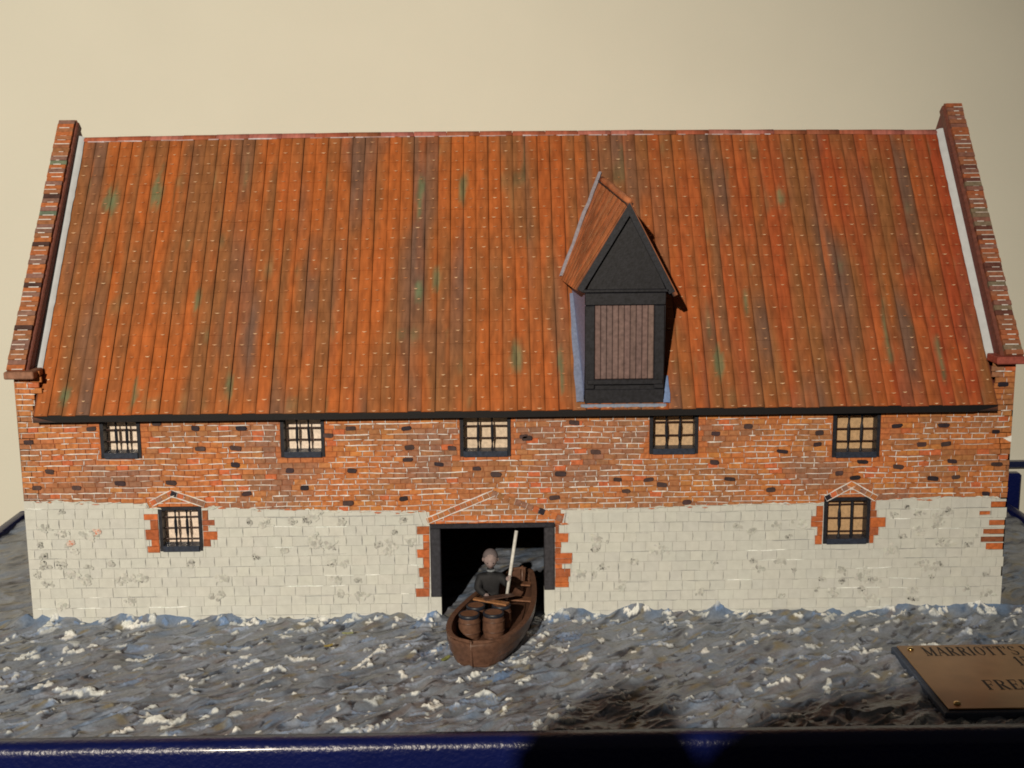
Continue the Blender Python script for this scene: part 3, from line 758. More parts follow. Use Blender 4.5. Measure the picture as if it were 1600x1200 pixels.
for sgn in (-1, 1):
    V = []; n = 40
    for i in range(n+1):
        t = .048+(TL-.048)*i/n; wv = .0007*(float(vn(i*.9, sgn, 77))-.5)
        V += [RP(sgn*.4838, t, .0058), RP(sgn*(.4800+wv), t, .0050), RP(sgn*(.4768+wv*1.4), t, .0026)]
    F = [(i*3+k, i*3+k+1, (i+1)*3+k+1, (i+1)*3+k) for i in range(n) for k in (0, 1)]
    obj('flashing', V, F if sgn < 0 else [f[::-1] for f in F], 'white', roof, A(192, 182, 160), True)

# dormer
DR = obj('dormer', *(lambda: ([(.0665, -.0085, .2225), (.1455, -.0085, .2225), (.1465, -.0085, .3370), (.0685, -.0085, .3370), (.1085, -.0085, .4195),
                               (.0590, .10, .2225), (.1400, .10, .2225), (.1390, .10, .3370), (.0580, .10, .3370), (.0990, .14, .4330)],
                              [(0, 1, 2, 4, 3), (0, 3, 8, 5), (1, 6, 7, 2), (3, 4, 9, 8), (2, 7, 9, 4), (0, 5, 6, 1)]))(), 'black', WH,
         [A(33, 30, 29)]*10)
def quadslab(name, p, th, mat, col, parent, nseg=1):
    p = [Vector(q) for q in p]; nrm = (p[1]-p[0]).cross(p[3]-p[0]).normalized()*th
    V = p+[q-nrm for q in p]; obj(name, V, [(0, 1, 2, 3), (7, 6, 5, 4), (0, 4, 5, 1), (1, 5, 6, 2), (2, 6, 7, 3), (3, 7, 4, 0)], mat, parent, col)
# cheek panels (painted grey) on each side
obj('cheek', [(.0660, -.0080, .2240), (.0682, -.0080, .3370), (.0585, .0760, .3370), (.0612, -.0050, .2265)], [(0, 1, 2, 3)], 'plain', DR, [A(122, 126, 138), A(112, 96, 100), A(120, 118, 130), A(126, 132, 146)])
# dormer tiled slopes in courses
for sgn, (ef, eb) in ((-1, ((.0560, -.0125, .3395), (.0475, .0870, .3400))), (1, ((.1575, -.0125, .3330), (.1480, .0870, .3340)))):
    rf, rb_ = Vector((.1095, -.0130, .4240)), Vector((.0960, .1600, .4440)); ef, eb = Vector(ef), Vector(eb)
    e1, r1 = (ef, rf); rows = 9
    V = [ef, eb, rb_, rf]
    nrm = (eb-ef).cross(rf-ef).normalized(); nrm = nrm if nrm.z > 0 else -nrm
    Vs = V+[q-nrm*.0048 for q in V]
    ds = obj('dormer_roof', Vs, [(0, 1, 2, 3), (7, 6, 5, 4), (0, 4, 5, 1), (1, 5, 6, 2), (2, 6, 7, 3), (3, 7, 4, 0)], 'tile', DR, [A(150, 84, 46)]*4+[A(30, 24, 22)]*4)
    for k in range(7):                          # tile strips running from ridge to eave
        a, c = k/7+.006, (k+1)/7-.006
        def PT(u, v_): return (ef.lerp(eb, u)).lerp(rf.lerp(rb_, u), v_)
        V = []; cc = []
        for v_ in (0, .33, .66, 1.0):
            for u, hh in ((a, .0004), (a+(c-a)*.3, .0011), (a+(c-a)*.7, .0011), (c, .0004)):
                V.append(PT(u, v_)+nrm*hh); cc.append(jit(mix(A(188, 100, 50), A(164, 98, 56), random.random()), .1))
        F = [(r*4+q, r*4+q+1, (r+1)*4+q+1, (r+1)*4+q) for r in range(3) for q in range(3)]
        obj('tile_strip', V, F, 'tile', ds, cc, True)
    # pale brush streaks
    b = MB()
    for _ in range(150):
        u = random.uniform(.05, .95); v0 = random.uniform(.03, .9); l = random.uniform(.03, .12)
        dx = random.uniform(-.01, .01); p = PT(u, v0)+nrm*.0017; q = PT(u+dx, v0+l)+nrm*.0017; s_ = (eb-ef).normalized()*.0003
        b.add([p-s_, p+s_, q+s_, q-s_], [(0, 1, 2, 3)], mix(A(206, 164, 110), A(180, 100, 56), random.random()*.7))
    tag(b.build('paint_streaks', 'plain', ds), kind='stuff')
b = MB(); q0, q1 = Vector((.1094, -.0132, .4232)), Vector((.0968, .1500, .4425)); pts_ = [q0.lerp(q1, i/8)+Vector((0, 0, random.uniform(-.0006, .0006))) for i in range(9)]
b.add(*tube(pts_, [.0030, .0036, .0038, .0036, .0038, .0037, .0039, .0038, .0034], 10), A(176, 100, 56)); b.build('ridge_cap', 'tile', DR, True)
# lead along the dormer's junction with the main roof
def leadstrip(pts, wd, h, col, parent):
    V = []
    for i, (x, t) in enumerate(pts):
        V += [RP(x-wd/2*random.uniform(.8, 1.2), t, h), RP(x, t, h+.0012), RP(x+wd/2*random.uniform(.8, 1.2), t, h)]
    obj('lead_flashing', V, [(i*3+k, i*3+k+1, (i+1)*3+k+1, (i+1)*3+k) for i in range(len(pts)-1) for k in (0, 1)], 'plain', parent, col, True)
tb = lambda z: (z-EZ)/DZ
leadstrip([(.0595+.0025*(1-i/8), .006+.125*i/8) for i in range(9)], .0075, .0036, A(112, 112, 116), DR)
leadstrip([(.0480+(.0950-.0480)*i/10+random.uniform(-.0006, .0006), .152+(.285-.152)*i/10) for i in range(11)], .0040, .0040, A(142, 128, 118), DR)
leadstrip([(.1480, .004), (.1488, .014), (.1485, .024), (.148, .034)], .0075, .0038, A(112, 124, 140), DR)
b = MB(); b.add(*bevbox(.0625, .1480, -.0130, -.0088, .2205, .2243, .0008), A(128, 128, 126)); b.build('sill_flashing', 'plain', DR)
CBK = A(34, 31, 30)
def dpart(name, *bx, c=CBK): b = MB(); b.add(*bevbox(*bx, .0007), c); b.build(name, 'black', DR)
dpart('post', .0668, .0765, -.0112, -.0085, .2395, .3225); dpart('post', .1352, .1452, -.0112, -.0085, .2395, .3225)
dpart('head_beam', .0668, .1462, -.0118, -.0085, .3230, .3352); dpart('ledge', .0640, .1490, -.0140, -.0085, .3357, .3388)
dpart('sill', .0690, .1440, -.0128, -.0085, .2440, .2492); dpart('apron', .0668, .1455, -.0108, -.0085, .2248, .2390)
for sgn, (p, q) in ((-1, ((.0590, .3395), (.1095, .4225))), (1, ((.1545, .3365), (.1095, .4225)))):
    dx, dz = q[0]-p[0], q[1]-p[1]; l = math.hypot(dx, dz); nx, nz = dz/l*.0062*(1 if sgn < 0 else -1), -dx/l*.0062*(1 if sgn < 0 else -1)
    pr = [p, q, (q[0]+nx*.0, q[1]-.0125), (p[0]+nx, p[1]+nz)]
    V = [(x, -.0140, z) for x, z in pr]+[(x, -.0086, z) for x, z in pr]; F = [(0, 1, 2, 3), (0, 4, 5, 1), (1, 5, 6, 2), (2, 6, 7, 3), (3, 7, 4, 0)]
    obj('barge_board', V, F if sgn > 0 else [f[::-1] for f in F], 'black', DR, A(36, 34, 34))
np_ = 10; px0, px1 = .0767, .1350
for i in range(np_):
    a, c = px0+(px1-px0)*i/np_, px0+(px1-px0)*(i+1)/np_
    b = MB(); b.add(*bevbox(a+.0002, c-.0002, -.0097+random.uniform(-.0002, .0002), -.0084, .2493, .3228, .0006), jit(A(112, 84, 68), .07)); b.build('plank', 'wood', DR)

# ------------------------------------------------------------------ boat
BOW = Vector((-.0465, -.1290, 0)); STERN = Vector((.0045, .068, 0)); AX = (STERN-BOW); BLN = AX.length; AX.normalize(); SIDE = Vector((AX.y, -AX.x, 0))   # SIDE: to the right of bow->stern
boat = empty('rowing_boat', tuple((BOW+STERN)/2+Vector((0, 0, -.006))), 'brown wooden boat loaded with barrels coming out of the boat door', 'boat')
WB = A(92, 60, 40)
def hb_(s): return .0375*max(0, math.sin(math.pi*min(1, (s*.94+.0)**.62)))**.62 if 0 < s < 1 else .0008
def sheer(s): return .0225+.0045*(2*max(0, s-.45))**2+.002*(1-s)**3
def sec(s, k, n=8, inset=0):   # k=0 gunwale .. n keel
    f = k/n; B = max(.0006, hb_(s)-inset); z0 = sheer(s); zk = -.007+.010*max(0, s-.8)*5*.4+inset*1.1
    a = f*math.pi/2
    bx = B*(math.cos(a)**.55); z = z0+(zk-z0)*(math.sin(a)**1.15 if f > 0 else 0)
    return bx, z
SS = [i/40 for i in range(41)]
def bpt(s, off, z, fwd=0): return BOW+AX*(s*BLN+fwd)+SIDE*off+Vector((0, 0, z))
b = MB(); n = 8; V = []; F = []
rows = []
for s in SS:
    ring = [(-sec(s, k)[0], sec(s, k)[1]) for k in range(n+1)]+[(sec(s, k)[0], sec(s, k)[1]) for k in range(n-1, -1, -1)]
    ring += [(sec(s, k, inset=.0032)[0], sec(s, k, inset=.0032)[1]) for k in range(n+1)]+[(-sec(s, k, inset=.0032)[0], sec(s, k, inset=.0032)[1]) for k in range(n-1, -1, -1)]
    rake = .006*(1-s)**6
    rows.append(len(ring)); V += [bpt(s, o_, z_, -.004*(max(0, z_)/.025)*(1 if s < .5 else -1)*(1-abs(2*s-1) < .3)) for o_, z_ in ring]
m = rows[0]
F = [(i*m+k, i*m+(k+1) % m, (i+1)*m+(k+1) % m, (i+1)*m+k) for i in range(len(SS)-1) for k in range(m)]
hull = obj('hull', V, F, 'wood', boat, WB, True)
for sgn in (-1, 1):                              # three overlapping strakes on each side, then the gunwale
    for q, (k0, k1) in enumerate(((.25, 1.7), (1.7, 3.1), (3.1, 4.6))):
        V = []
        for s in SS:
            for k_, off in ((k0, .0001), (k0+.15, .0006), (k1, .0013), (k1+.02, .0001)):
                o_, z_ = sec(s, k_); V.append(bpt(s, sgn*(o_+off), z_))
        F = [(i*4+k, i*4+k+1, (i+1)*4+k+1, (i+1)*4+k) for i in range(len(SS)-1) for k in range(3)]
        obj('strake', V, F if sgn > 0 else [f[::-1] for f in F], 'wood', boat, jit(WB, .08), False)
    V = []
    for s in SS:
        o_, z_ = sec(s, 0); o_ = max(.0004, o_)
        for a, zz in ((o_+.0012, z_-.0012), (o_+.0012, z_+.0012), (max(0, o_-.0042), z_+.0014), (max(0, o_-.0042), z_-.0012)): V.append(bpt(s, sgn*a, zz))
    F = [(i*4+k, i*4+(k+1) % 4, (i+1)*4+(k+1) % 4, (i+1)*4+k) for i in range(len(SS)-1) for k in range(4)]
    obj('gunwale', V, F if sgn > 0 else [f[::-1] for f in F], 'wood', boat, A(102, 68, 46))
b = MB(); b.add(*tube([bpt(-.004, 0, -.008), bpt(-.006, 0, .004), bpt(-.010, 0, .016), bpt(-.012, 0, .0262)], [.0014, .0015, .0015, .0013], 8), WB); b.build('stem_post', 'wood', boat, True)
b = MB(); b.add(*tube([bpt(1.004, 0, -.006), bpt(1.008, 0, .012), bpt(1.012, 0, .0295)], [.0014, .0016, .0014], 8), WB); b.build('stern_post', 'wood', boat, True)
def thwart(s, z, wd, name='thwart'):
    o_ = hb_(s)-.003; V = []
    for zz in (z, z-.0016):
        for (ds, sd) in ((-wd/2, -1), (wd/2, -1), (wd/2, 1), (-wd/2, 1)): V.append(bpt(s, sd*o_*.98, zz, ds))
    obj(name, V, [(0, 3, 2, 1), (4, 5, 6, 7), (0, 1, 5, 4), (1, 2, 6, 5), (2, 3, 7, 6), (3, 0, 4, 7)], 'wood', boat, A(120, 78, 50))
thwart(.72, .0150, .011); thwart(.88, .0200, .010)
V = []
for s in (.10, .3, .5, .7, .9): o_, z_ = sec(s, 5, inset=.0032); V += [bpt(s, -o_*.9, .0020), bpt(s, o_*.9, .0020)]
obj('floor_boards', V, [(2*i, 2*i+1, 2*i+3, 2*i+2) for i in range(4)], 'wood', boat, A(84, 54, 36))

def barrel(p, label, r=.0108, h=.0255, tilt=None, col=A(100, 66, 44)):
    R = tilt if tilt is not None else Matrix.Identity(3)
    e = empty('barrel', p, label, 'barrel', 'barrels in the boat')
    prof = [(r*.90, 0), (r*.96, h*.18), (r, h*.42), (r*.985, h*.62), (r*.94, h*.84), (r*.90, h)]
    V, F = lathe(prof, p, 20, R); obj('staves', V, F, 'wood', e, col, True)
    for zf, rr in ((.05, .915), (.30, .985), (.70, .975)):
        V, F = lathe([(r*rr, h*(zf-.028)), (r*rr+.0005, h*(zf-.02)), (r*rr+.0005, h*(zf+.02)), (r*rr, h*(zf+.028))], p, 20, R); obj('hoop', V, F, 'wood', e, mix(col, A(70, 46, 34), .5), True)
    V, F = lathe([(r*.91, h*.86), (r*.955, h*.88), (r*.95, h*1.0), (r*.86, h*1.02), (r*.82, h*.985)], p, 20, R); obj('rim_hoop', V, F, 'black', e, A(36, 36, 38), True)
    V, F = lathe([(r*.80, h*.97), (r*.80, h*1.002)], p, 20, R); obj('head', V, F, 'wood', e, A(112, 74, 48))
    return e
barrel((-.0500, -.0640, .0020), 'upright brown barrel nearest the bow on the left')
barrel((-.0262, -.0610, .0020), 'upright brown barrel near the bow on the right')
barrel((-.0440, -.0385, .0020), 'brown barrel behind the front pair, on the left', r=.0100, h=.0245)
barrel((-.0185, -.0360, .0020), 'brown barrel behind the front pair, on the right', r=.0100, h=.0240)
def plank_thing(p, q, wd, th, label, c):
    p = Vector(p); q = Vector(q); d = (q-p).normalized(); u = d.cross(Vector((0, 0, 1))).normalized(); n_ = u.cross(d)
    V = []
    for pp, tp in ((p, .6), (q, 1)):
        for a, e in ((-1, 0), (1, 0), (1, 1), (-1, 1)): V.append(pp+u*a*wd/2*tp+n_*e*th)
    o = obj('board', V, [(0, 1, 2, 3), (7, 6, 5, 4), (0, 4, 5, 1), (1, 5, 6, 2), (2, 6, 7, 3), (3, 7, 4, 0)], 'wood', None, c)
    tag(o, label, 'board')
plank_thing((-.046, -.024, .0270), (-.012, -.040, .0268), .008, .0016, 'pale brown board lying across the rear barrels', A(150, 98, 56))
plank_thing((-.006, -.020, .0292), (-.036, -.030, .0288), .010, .0014, 'dark brown board laid over the paler board', A(84, 58, 42))

# ------------------------------------------------------------------ people
def skin_body(pts, edges, root, sub_=2):
    names = list(pts); me = bpy.data.meshes.new('tmp'); me.from_pydata([pts[k][0] for k in names], [(names.index(a), names.index(c)) for a, c in edges], [])
    ob = bpy.data.objects.new('tmp', me); COL.objects.link(ob)
    md = ob.modifiers.new('s', 'SKIN'); md.use_smooth_shade = True
    if not me.skin_vertices: me.skin_vertices.new(name='')
    for i, k in enumerate(names):
        r = pts[k][1]; me.skin_vertices[0].data[i].radius = (r, r) if np.isscalar(r) else r
        me.skin_vertices[0].data[i].use_root = (k == root)
    sb = ob.modifiers.new('d', 'SUBSURF'); sb.levels = sub_; sb.render_levels = sub_
    dg = bpy.context.evaluated_depsgraph_get(); ev = ob.evaluated_get(dg); m2 = ev.to_mesh()
    V = [tuple(v.co) for v in m2.vertices]; F = [tuple(p.vertices) for p in m2.polygons]
    ev.to_mesh_clear(); bpy.data.objects.remove(ob); bpy.data.meshes.remove(me)
    return V, F
def blob(c, r, seg=14, rings=9, shape=None):
    V = []; F = []
    for i in range(rings+1):
        th = math.pi*i/rings
        for k in range(seg):
            a = 2*math.pi*k/seg; p = Vector((math.sin(th)*math.cos(a), math.sin(th)*math.sin(a), math.cos(th)))
            if shape: p = shape(p)
            V.append(Vector(c)+Vector((p.x*r[0], p.y*r[1], p.z*r[2])))
    for i in range(rings):
        for k in range(seg): F.append((i*seg+k, i*seg+(k+1) % seg, (i+1)*seg+(k+1) % seg, (i+1)*seg+k))
    return V, F
# boatman: seated on the thwart, facing the bow, right of him the pole
o0 = Vector((-.0290, .0080, .0160))
def bp_(x, y, z): return tuple(o0+Vector((x, y, z)))
pole_a, pole_b = Vector((-.0132, -.0065, .0200)), Vector((-.0020, .0040, .0900))
grip = pole_a.lerp(pole_b, .30)
pts = {'pel': (bp_(0, 0, .001), (.0075, .0060)), 'bel': (bp_(0, -.001, .010), (.0080, .0062)), 'che': (bp_(0, -.001, .020), (.0090, .0066)), 'nk0': (bp_(0, -.001, .0275), (.0052, .0046)), 'nk': (bp_(0, -.002, .0310), .0036), 'hd': (bp_(0, -.0030, .0370), .0045),
       'sr': (bp_(.0108, -.001, .0228), .0056), 'er': (bp_(.0185, -.006, .0170), .0046), 'wr': (tuple(grip+Vector((-.0020, -.0005, -.0005))), .0026),
       'sl': (bp_(-.0108, -.001, .0228), .0056), 'el': (bp_(-.0140, -.006, .0130), .0046), 'wl': (bp_(-.0050, -.0115, .0075), .0028),
       'kr': (bp_(.0062, -.0150, .0040), .0044), 'ar': (bp_(.0070, -.0140, -.0085), .0036), 'kl': (bp_(-.0062, -.0150, .0040), .0044), 'al': (bp_(-.0070, -.0140, -.0085), .0036), 'hpr': (bp_(.0050, -.002, .0010), .0055), 'hpl': (bp_(-.0050, -.002, .0010), .0055),
       'tr': (bp_(.0072, -.0195, -.0105), .0026), 'tl': (bp_(-.0072, -.0195, -.0105), .0026)}
ed = [('pel', 'bel'), ('bel', 'che'), ('che', 'nk0'), ('nk0', 'nk'), ('nk', 'hd'), ('che', 'sr'), ('sr', 'er'), ('er', 'wr'), ('che', 'sl'), ('sl', 'el'), ('el', 'wl'), ('pel', 'hpr'), ('pel', 'hpl'), ('hpr', 'kr'), ('kr', 'ar'), ('ar', 'tr'), ('hpl', 'kl'), ('kl', 'al'), ('al', 'tl')]
man = empty('person', tuple(o0+Vector((0, 0, -.001))), 'small figure in dark clothes sitting in the boat and holding a pole', 'person')
b = MB(); V, F = skin_body(pts, ed, 'pel'); CL = A(34, 31, 28)
b.add(V, F, CL)
hc = Vector(bp_(0, -.0040, .0440)); SK = A(140, 114, 96)
def headshape(p):
    q = p.copy()
    if q.z < -.1: q.x *= 1-.30*abs(q.z); q.y = q.y*(1-.12*abs(q.z))
    if q.y < -.75 and -.60 < q.z < -.2 and abs(q.x) < .3: q.y -= .16
    if q.y < -.6 and -.30 < q.z < -.05 and .15 < abs(q.x) < .5: q.y += .10
    return q
V, F = blob(hc, (.0076, .0084, .0100), 22, 16, headshape); b.add(V, F, SK)
for s_ in (-1, 1):
    V, F = blob(hc+Vector((s_*.0076, .0005, -.0005)), (.0010, .0018, .0024), 8, 6); b.add(V, F, SK)
    V, F = blob(hc+Vector((s_*.0029, -.0072, -.0022)), (.0007, .0005, .0005), 8, 6); b.add(V, F, A(40, 32, 30))
V, F = blob(hc+Vector((0, -.0066, -.0062)), (.0018, .0005, .0004), 8, 6); b.add(V, F, A(110, 70, 62))
for sx, wp, tgt in ((1, grip, pole_b-pole_a), (-1, Vector(pts['wl'][0]), Vector((1, -.4, 0)))):    # hands: palm, four curled fingers, thumb
    ax = tgt.normalized(); u = ax.cross(Vector((0, 1, 0))).normalized(); v_ = ax.cross(u)
    V, F = blob(wp+Vector((-.0018*sx if sx > 0 else 0, .0002, 0)), (.0019, .0019, .0024), 10, 7); b.add(V, F, SK)
    for q in range(4):
        c0 = wp+ax*(-.0018+.0012*q); rr = .0021 if sx > 0 else .0018; arc = [c0+rr*(math.cos(a)*u+math.sin(a)*v_) for a in np.linspace(-2.6, 1.6+.2*q, 7)]
        V, F = tube(arc, [.00062, .00062, .0006, .0006, .00055, .0005, .0004], 6); b.add(V, F, SK)
    arc = [wp+ax*.0032+.0021*(math.cos(a)*u+math.sin(a)*v_) for a in np.linspace(2.8, .6, 5)]
    V, F = tube(arc, [.0008, .00075, .0007, .0006, .0005], 6); b.add(V, F, SK)
body = b.build('body', 'cloth', man, True)
V, F = blob(hc+Vector((0, .0010, .0022)), (.0080, .0086, .0086), 18, 10, lambda p: Vector((p.x, p.y, max(p.z, -.25+.30*(p.y < -.45)*1.0))) )
obj('hair', V, F, 'skin', man, A(106, 89, 77), True)
V, F = tube([hc+Vector((.0048*math.cos(a), .001-.0046*math.sin(a), -.0108-.0010*math.sin(a))) for a in np.linspace(.3, 2.6, 9)], [.0007, .0011, .0013, .0012, .0013, .0011, .0012, .0009, .0006], 8)
obj('neckerchief', V, F, 'cloth', man, A(118, 114, 102), True)
b = MB(); b.add(*tube([pole_a, pole_b], [.00175, .00175], 12), A(205, 188, 158))
tag(b.build('pole', 'plain', None, True), 'pale straight pole held upright by the figure in the boat', 'pole')

# scraps of green lying on the water
for i, (x, y, a, l, lab) in enumerate(((-.0715, -.118, 1.0, .013, 'yellow-green leaf scrap on the water by the bow'), (-.171, -.052, .05, .011, 'pale green leaf scrap on the water near the wall'), (-.186, -.083, .5, .009, 'small yellowish leaf scrap on the water left of the boat'))):
    V = []; n = 6
    for k in range(n+1):
        t = k/n-.5; wv = .0021*(1-(2*t)**6*.5)*(1 if i == 0 else .8)
        for e, dz in ((-1, 0), (0, .0006), (1, .0002)): V.append((x+l*t*math.cos(a)-e*wv*math.sin(a), y+l*t*math.sin(a)+e*wv*math.cos(a), .0042+dz+.001*abs(t)))
    F = [(k*3+q, k*3+q+1, (k+1)*3+q+1, (k+1)*3+q)[::-1] for k in range(n) for q in (0, 1)]
    V2 = V+[(p[0], p[1], p[2]-.0007) for p in V]; m = len(V); F2 = F+[tuple(q+m for q in f)[::-1] for f in F]
    tag(obj('leaf', V2, F2, 'plain', None, (A(128, 124, 62), A(138, 132, 84), A(150, 124, 60))[i]), lab, 'leaf')

# ------------------------------------------------------------------ plaque
PZ = .0062
pl = empty('plaque', (.485, -.175, .001), 'copper coloured engraved name plate screwed down at the front right corner', 'plaque')
b = MB(); b.add(*bevbox(.3525, .640, -.2475, -.1050, -.004, .0045, .001), A(62, 66, 70)); b.build('mount', 'plain', pl)
b = MB(); b.add(*bevbox(.3570, .6330, -.2430, -.1075, .0046, .0062, .0004), A(140, 100, 60)); b.build('plate', 'metal', pl)
def glyph(ch):
    T, t, sf = .20, .075, .14
    Q = []
    def st(x0, y0, x1, y1, wd):
        dx, dy = x1-x0, y1-y0; l = math.hypot(dx, dy); nx, ny = -dy/l*wd/2, dx/l*wd/2
        Q.append([(x0-nx, y0-ny), (x1-nx, y1-ny), (x1+nx, y1+ny), (x0+nx, y0+ny)])
    def vs(x, wd=T, y0=0, y1=1): Q.append([(x-wd/2, y0), (x+wd/2, y0), (x+wd/2, y1), (x-wd/2, y1)])
    def sr(x, y, w_=.34): Q.append([(x-w_/2, y), (x+w_/2, y), (x+w_/2, y+.055), (x-w_/2, y+.055)])
    def arc(cx, cy, rx, ry, a0, a1, wmin, wmax):
        n = 12
        for i in range(n):
            p = []
            for a in (a0+(a1-a0)*i/n, a0+(a1-a0)*(i+1)/n):
                wv = wmin+(wmax-wmin)*abs(math.cos(a)); p.append([(cx+(rx-wv/2*0)*math.cos(a)-wv*math.cos(a), cy+ry*math.sin(a)-wmin*math.sin(a)), (cx+rx*math.cos(a), cy+ry*math.sin(a))])
            Q.append([p[0][0], p[0][1], p[1][1], p[1][0]])
    pi = math.pi; w_ = .8
    if ch == 'M': vs(.14, t); vs(.86, T); st(.14, .97, .48, .05, T); st(.48, .05, .86, .97, t); sr(.14, 0); sr(.86, 0); sr(.10, .945, .2); sr(.9, .945, .2); w_ = 1.05
    elif ch == 'A': st(.08, 0, .42, 1, t); st(.42, 1, .78, 0, T); Q.append([(.2, .3), (.62, .3), (.62, .36), (.2, .36)]); sr(.08, 0, .28); sr(.78, 0, .32); w_ = .9
    elif ch == 'R': vs(.2); arc(.32, .74, .42, .26, -pi/2, pi/2, .06, T); Q.append([(.2, .945), (.34, .945), (.34, 1), (.2, 1)]); Q.append([(.2, .48), (.34, .48), (.34, .54), (.2, .54)]); st(.42, .5, .74, .03, T); sr(.2, 0); sr(.16, .945, .2); sr(.8, 0, .2); w_ = .9
    elif ch == 'I': vs(.2); sr(.2, 0); sr(.2, .945); w_ = .42
    elif ch == 'O': arc(.44, .5, .42, .51, 0, 2*pi, .05, T); w_ = .9
    elif ch == 'T': vs(.4); sr(.4, 0); Q.append([(.04, .94), (.76, .94), (.76, 1), (.04, 1)]); st(.06, .72, .06, .98, .06); st(.74, .72, .74, .98, .06); w_ = .82
    elif ch == "'": Q.append([(.08, .7), (.14, .7), (.2, 1), (.03, 1)]); w_ = .24
    elif ch == 'S': arc(.36, .75, .30, .26, .2, pi*1.5, .06, .17); arc(.36, .25, .32, .26, -pi*.85, pi*.5, .06, .17); st(.62, .72, .62, .95, .05); st(.06, .05, .06, .3, .05); w_ = .72
    elif ch == 'W': st(.06, 1, .32, 0, T); st(.32, 0, .56, .95, t); st(.52, 1, .76, 0, T); st(.76, 0, 1.0, 1, t); sr(.06, .945); sr(1.0, .945, .26); w_ = 1.1
    elif ch == '1': vs(.24); sr(.24, 0, .4); st(.06, .8, .24, .97, .07); w_ = .5
    elif ch == '5': Q.append([(.14, .9), (.58, .9), (.62, 1), (.14, 1)]); st(.15, .55, .15, .98, .06); arc(.3, .32, .32, .32, -pi*.8, pi*.75, .07, T); w_ = .7
    elif ch == 'F': vs(.2); sr(.2, 0); sr(.16, .945, .2); Q.append([(.2, .94), (.7, .94), (.7, 1), (.2, 1)]); Q.append([(.2, .49), (.56, .49), (.56, .55), (.2, .55)]); st(.69, .72, .69, .98, .06); st(.55, .38, .55, .66, .06); w_ = .78
    elif ch == 'E': vs(.2); sr(.16, 0, .2); sr(.16, .945, .2); Q.append([(.2, .94), (.68, .94), (.68, 1), (.2, 1)]); Q.append([(.2, .49), (.56, .49), (.56, .55), (.2, .55)]); Q.append([(.2, 0), (.72, 0), (.72, .06), (.2, .06)]); st(.67, .74, .67, .98, .06); st(.55, .38, .55, .66, .06); st(.71, .02, .73, .28, .06); w_ = .82
    elif ch == 'D': vs(.2); sr(.16, 0, .2); sr(.16, .945, .2); arc(.32, .5, .5, .5, -pi/2, pi/2, .055, T); Q.append([(.2, .945), (.34, .945), (.34, 1), (.2, 1)]); Q.append([(.2, 0), (.34, 0), (.34, .055), (.2, .055)]); w_ = .92
    else: w_ = .4
    return Q, w_
def write(text, x, y, cap, asp):
    b = MB(); q_ = 0
    for ch in text:
        Q, w_ = glyph(ch)
        for poly in Q:
            ar = sum(poly[i][0]*poly[(i+1) % 4][1]-poly[(i+1) % 4][0]*poly[i][1] for i in range(4))
            if ar < 0: poly = poly[::-1]
            q_ += 1; b.add([(x+p[0]*asp*cap, y+p[1]*cap, PZ+.00012+.000003*(q_ % 40)) for p in poly], [(0, 1, 2, 3)], A(26, 20, 18))
        x += (w_+.08)*asp*cap
    b.build('lettering', 'plain', pl)
write("MARRIOTT'S W", .3775, -.1330, .0200, .525)
write('15', .4540, -.1575, .0200, .525)
write('FRED', .4050, -.2075, .0200, .60)
for x, y in ((.3670, -.1172), (.3675, -.2335)):
    V, F = lathe([(.0030, 0), (.0031, .0006), (.0024, .0016), (.0010, .0021)], (x, y, PZ), 14); obj('screw', V, F, 'brass', pl, (.75, .56, .25), True)

# ------------------------------------------------------------------ photographer behind the lens: casts the shadows at the front
ph = empty('person', (-.29, -1.52, -1.05), 'photographer in dark clothes holding a small camera out to the side', 'person')
cx, cy, cz = -.020, -1.232, .449
pp = {'pel': ((-.29, -1.52, -.10), (.15, .11)), 'bel': ((-.29, -1.52, .10), (.135, .10)), 'che': ((-.28, -1.49, .24), (.14, .10)), 'nk0': ((-.27, -1.45, .300), (.065, .06)), 'nk': ((-.262, -1.38, .335), .046), 'hd': ((-.238, -1.32, .385), .045),
      'sr': ((-.190, -1.45, .532), .074), 'um': ((-.06, -1.40, .512), .056), 'er': ((.085, -1.36, .455), .050), 'wr': ((.055, -1.270, .432), .028), 'hr': ((.046, -1.258, .440), .024),
      'sl': ((-.44, -1.47, .28), .060), 'el': ((-.36, -1.36, .22), .045), 'wl': ((-.100, -1.275, .410), .028), 'hl': ((-.088, -1.262, .432), .024),
      'hpr': ((-.20, -1.52, -.18), .092), 'kr': ((-.195, -1.50, -.58), .06), 'ar': ((-.195, -1.53, -.97), .042), 'tr': ((-.18, -1.40, -1.012), .036),
      'hpl': ((-.38, -1.52, -.18), .092), 'kl': ((-.385, -1.50, -.58), .06), 'al': ((-.385, -1.53, -.97), .042), 'tl': ((-.40, -1.40, -1.012), .036)}
ed = [('pel', 'bel'), ('bel', 'che'), ('che', 'nk0'), ('nk0', 'nk'), ('nk', 'hd'), ('che', 'sr'), ('sr', 'um'), ('um', 'er'), ('er', 'wr'), ('wr', 'hr'), ('che', 'sl'), ('sl', 'el'), ('el', 'wl'), ('wl', 'hl'), ('pel', 'hpr'), ('pel', 'hpl'), ('hpr', 'kr'), ('kr', 'ar'), ('ar', 'tr'), ('hpl', 'kl'), ('kl', 'al'), ('al', 'tl')]
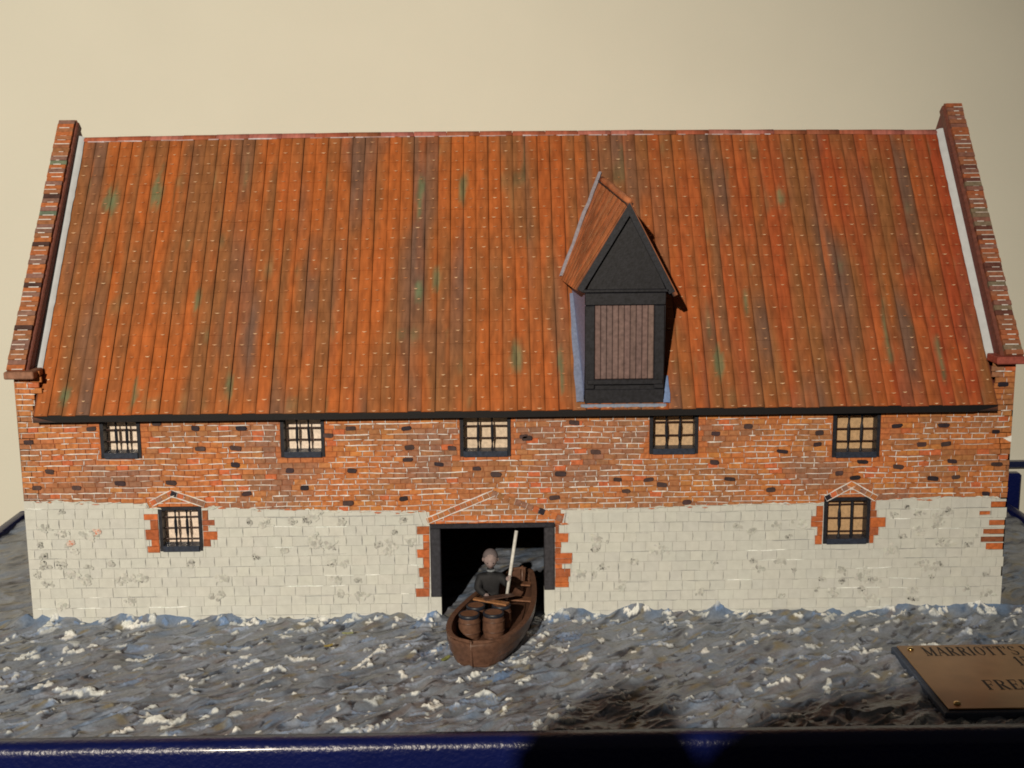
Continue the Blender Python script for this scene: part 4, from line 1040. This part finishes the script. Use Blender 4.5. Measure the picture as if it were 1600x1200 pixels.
b = MB(); V, F = skin_body(pp, ed, 'pel'); b.add(V, F, A(50, 48, 56)); SK2 = A(196, 150, 122); hc = Vector((-.250, -1.300, .430))
V, F = blob(hc, (.052, .072, .094), 22, 16, lambda p: headshape(Vector((p.x, -p.y, p.z)))@Matrix(((1, 0, 0), (0, -1, 0), (0, 0, 1)))); b.add(V, F, SK2)
for s_ in (-1, 1):
    V, F = blob(hc+Vector((s_*.058, 0, -.015)), (.010, .018, .028), 8, 6); b.add(V, F, SK2)
    V, F = blob(hc+Vector((s_*.022, .066, .0)), (.010, .006, .006), 8, 6); b.add(V, F, A(40, 32, 30))
    hx = cx+s_*.068
    V, F = blob((hx, cy-.022, cz-.012), (.017, .020, .030), 12, 8); b.add(V, F, SK2)
    for q in range(4):
        zq = cz+.014-.014*q
        arc = [(hx+s_*.006, cy-.030, zq), (hx+s_*.008, cy-.004, zq+.002), (hx-s_*.004, cy+.012, zq+.002), (hx-s_*.020, cy+.011, zq)]
        V, F = tube(arc, [.0085, .0088, .008, .0062], 8); b.add(V, F, SK2)
    V, F = tube([(hx, cy-.034, cz-.02), (hx-s_*.012, cy-.032, cz+.002), (hx-s_*.022, cy-.026, cz+.012)], [.011, .010, .007], 8); b.add(V, F, SK2)
b.build('body', 'cloth', ph, True)
V, F = blob(hc+Vector((0, -.012, .018)), (.055, .076, .082), 18, 10, lambda p: Vector((p.x, p.y, max(p.z, -.25+.55*(p.y > .45)))))
obj('hair', V, F, 'cloth', ph, A(50, 38, 30), True)
cc_ = empty('compact_camera', (cx, cy, cz-.03), 'small compact camera held up by the photographer', 'camera')
b = MB(); b.add(*bevbox(cx-.050, cx+.050, cy-.020, cy+.004, cz-.029, cz+.027, .004), A(60, 60, 64)); b.build('body', 'plain', cc_)
V, F = lathe([(.022, 0), (.022, .010), (.018, .012)], (cx, cy+.0045, cz-.004), 20, Matrix.Rotation(-math.pi/2, 3, 'X')); obj('lens', V, F, 'plain', cc_, A(40, 40, 44), True)

for o in bpy.data.objects:
    if '_w' in o: del o['_w']
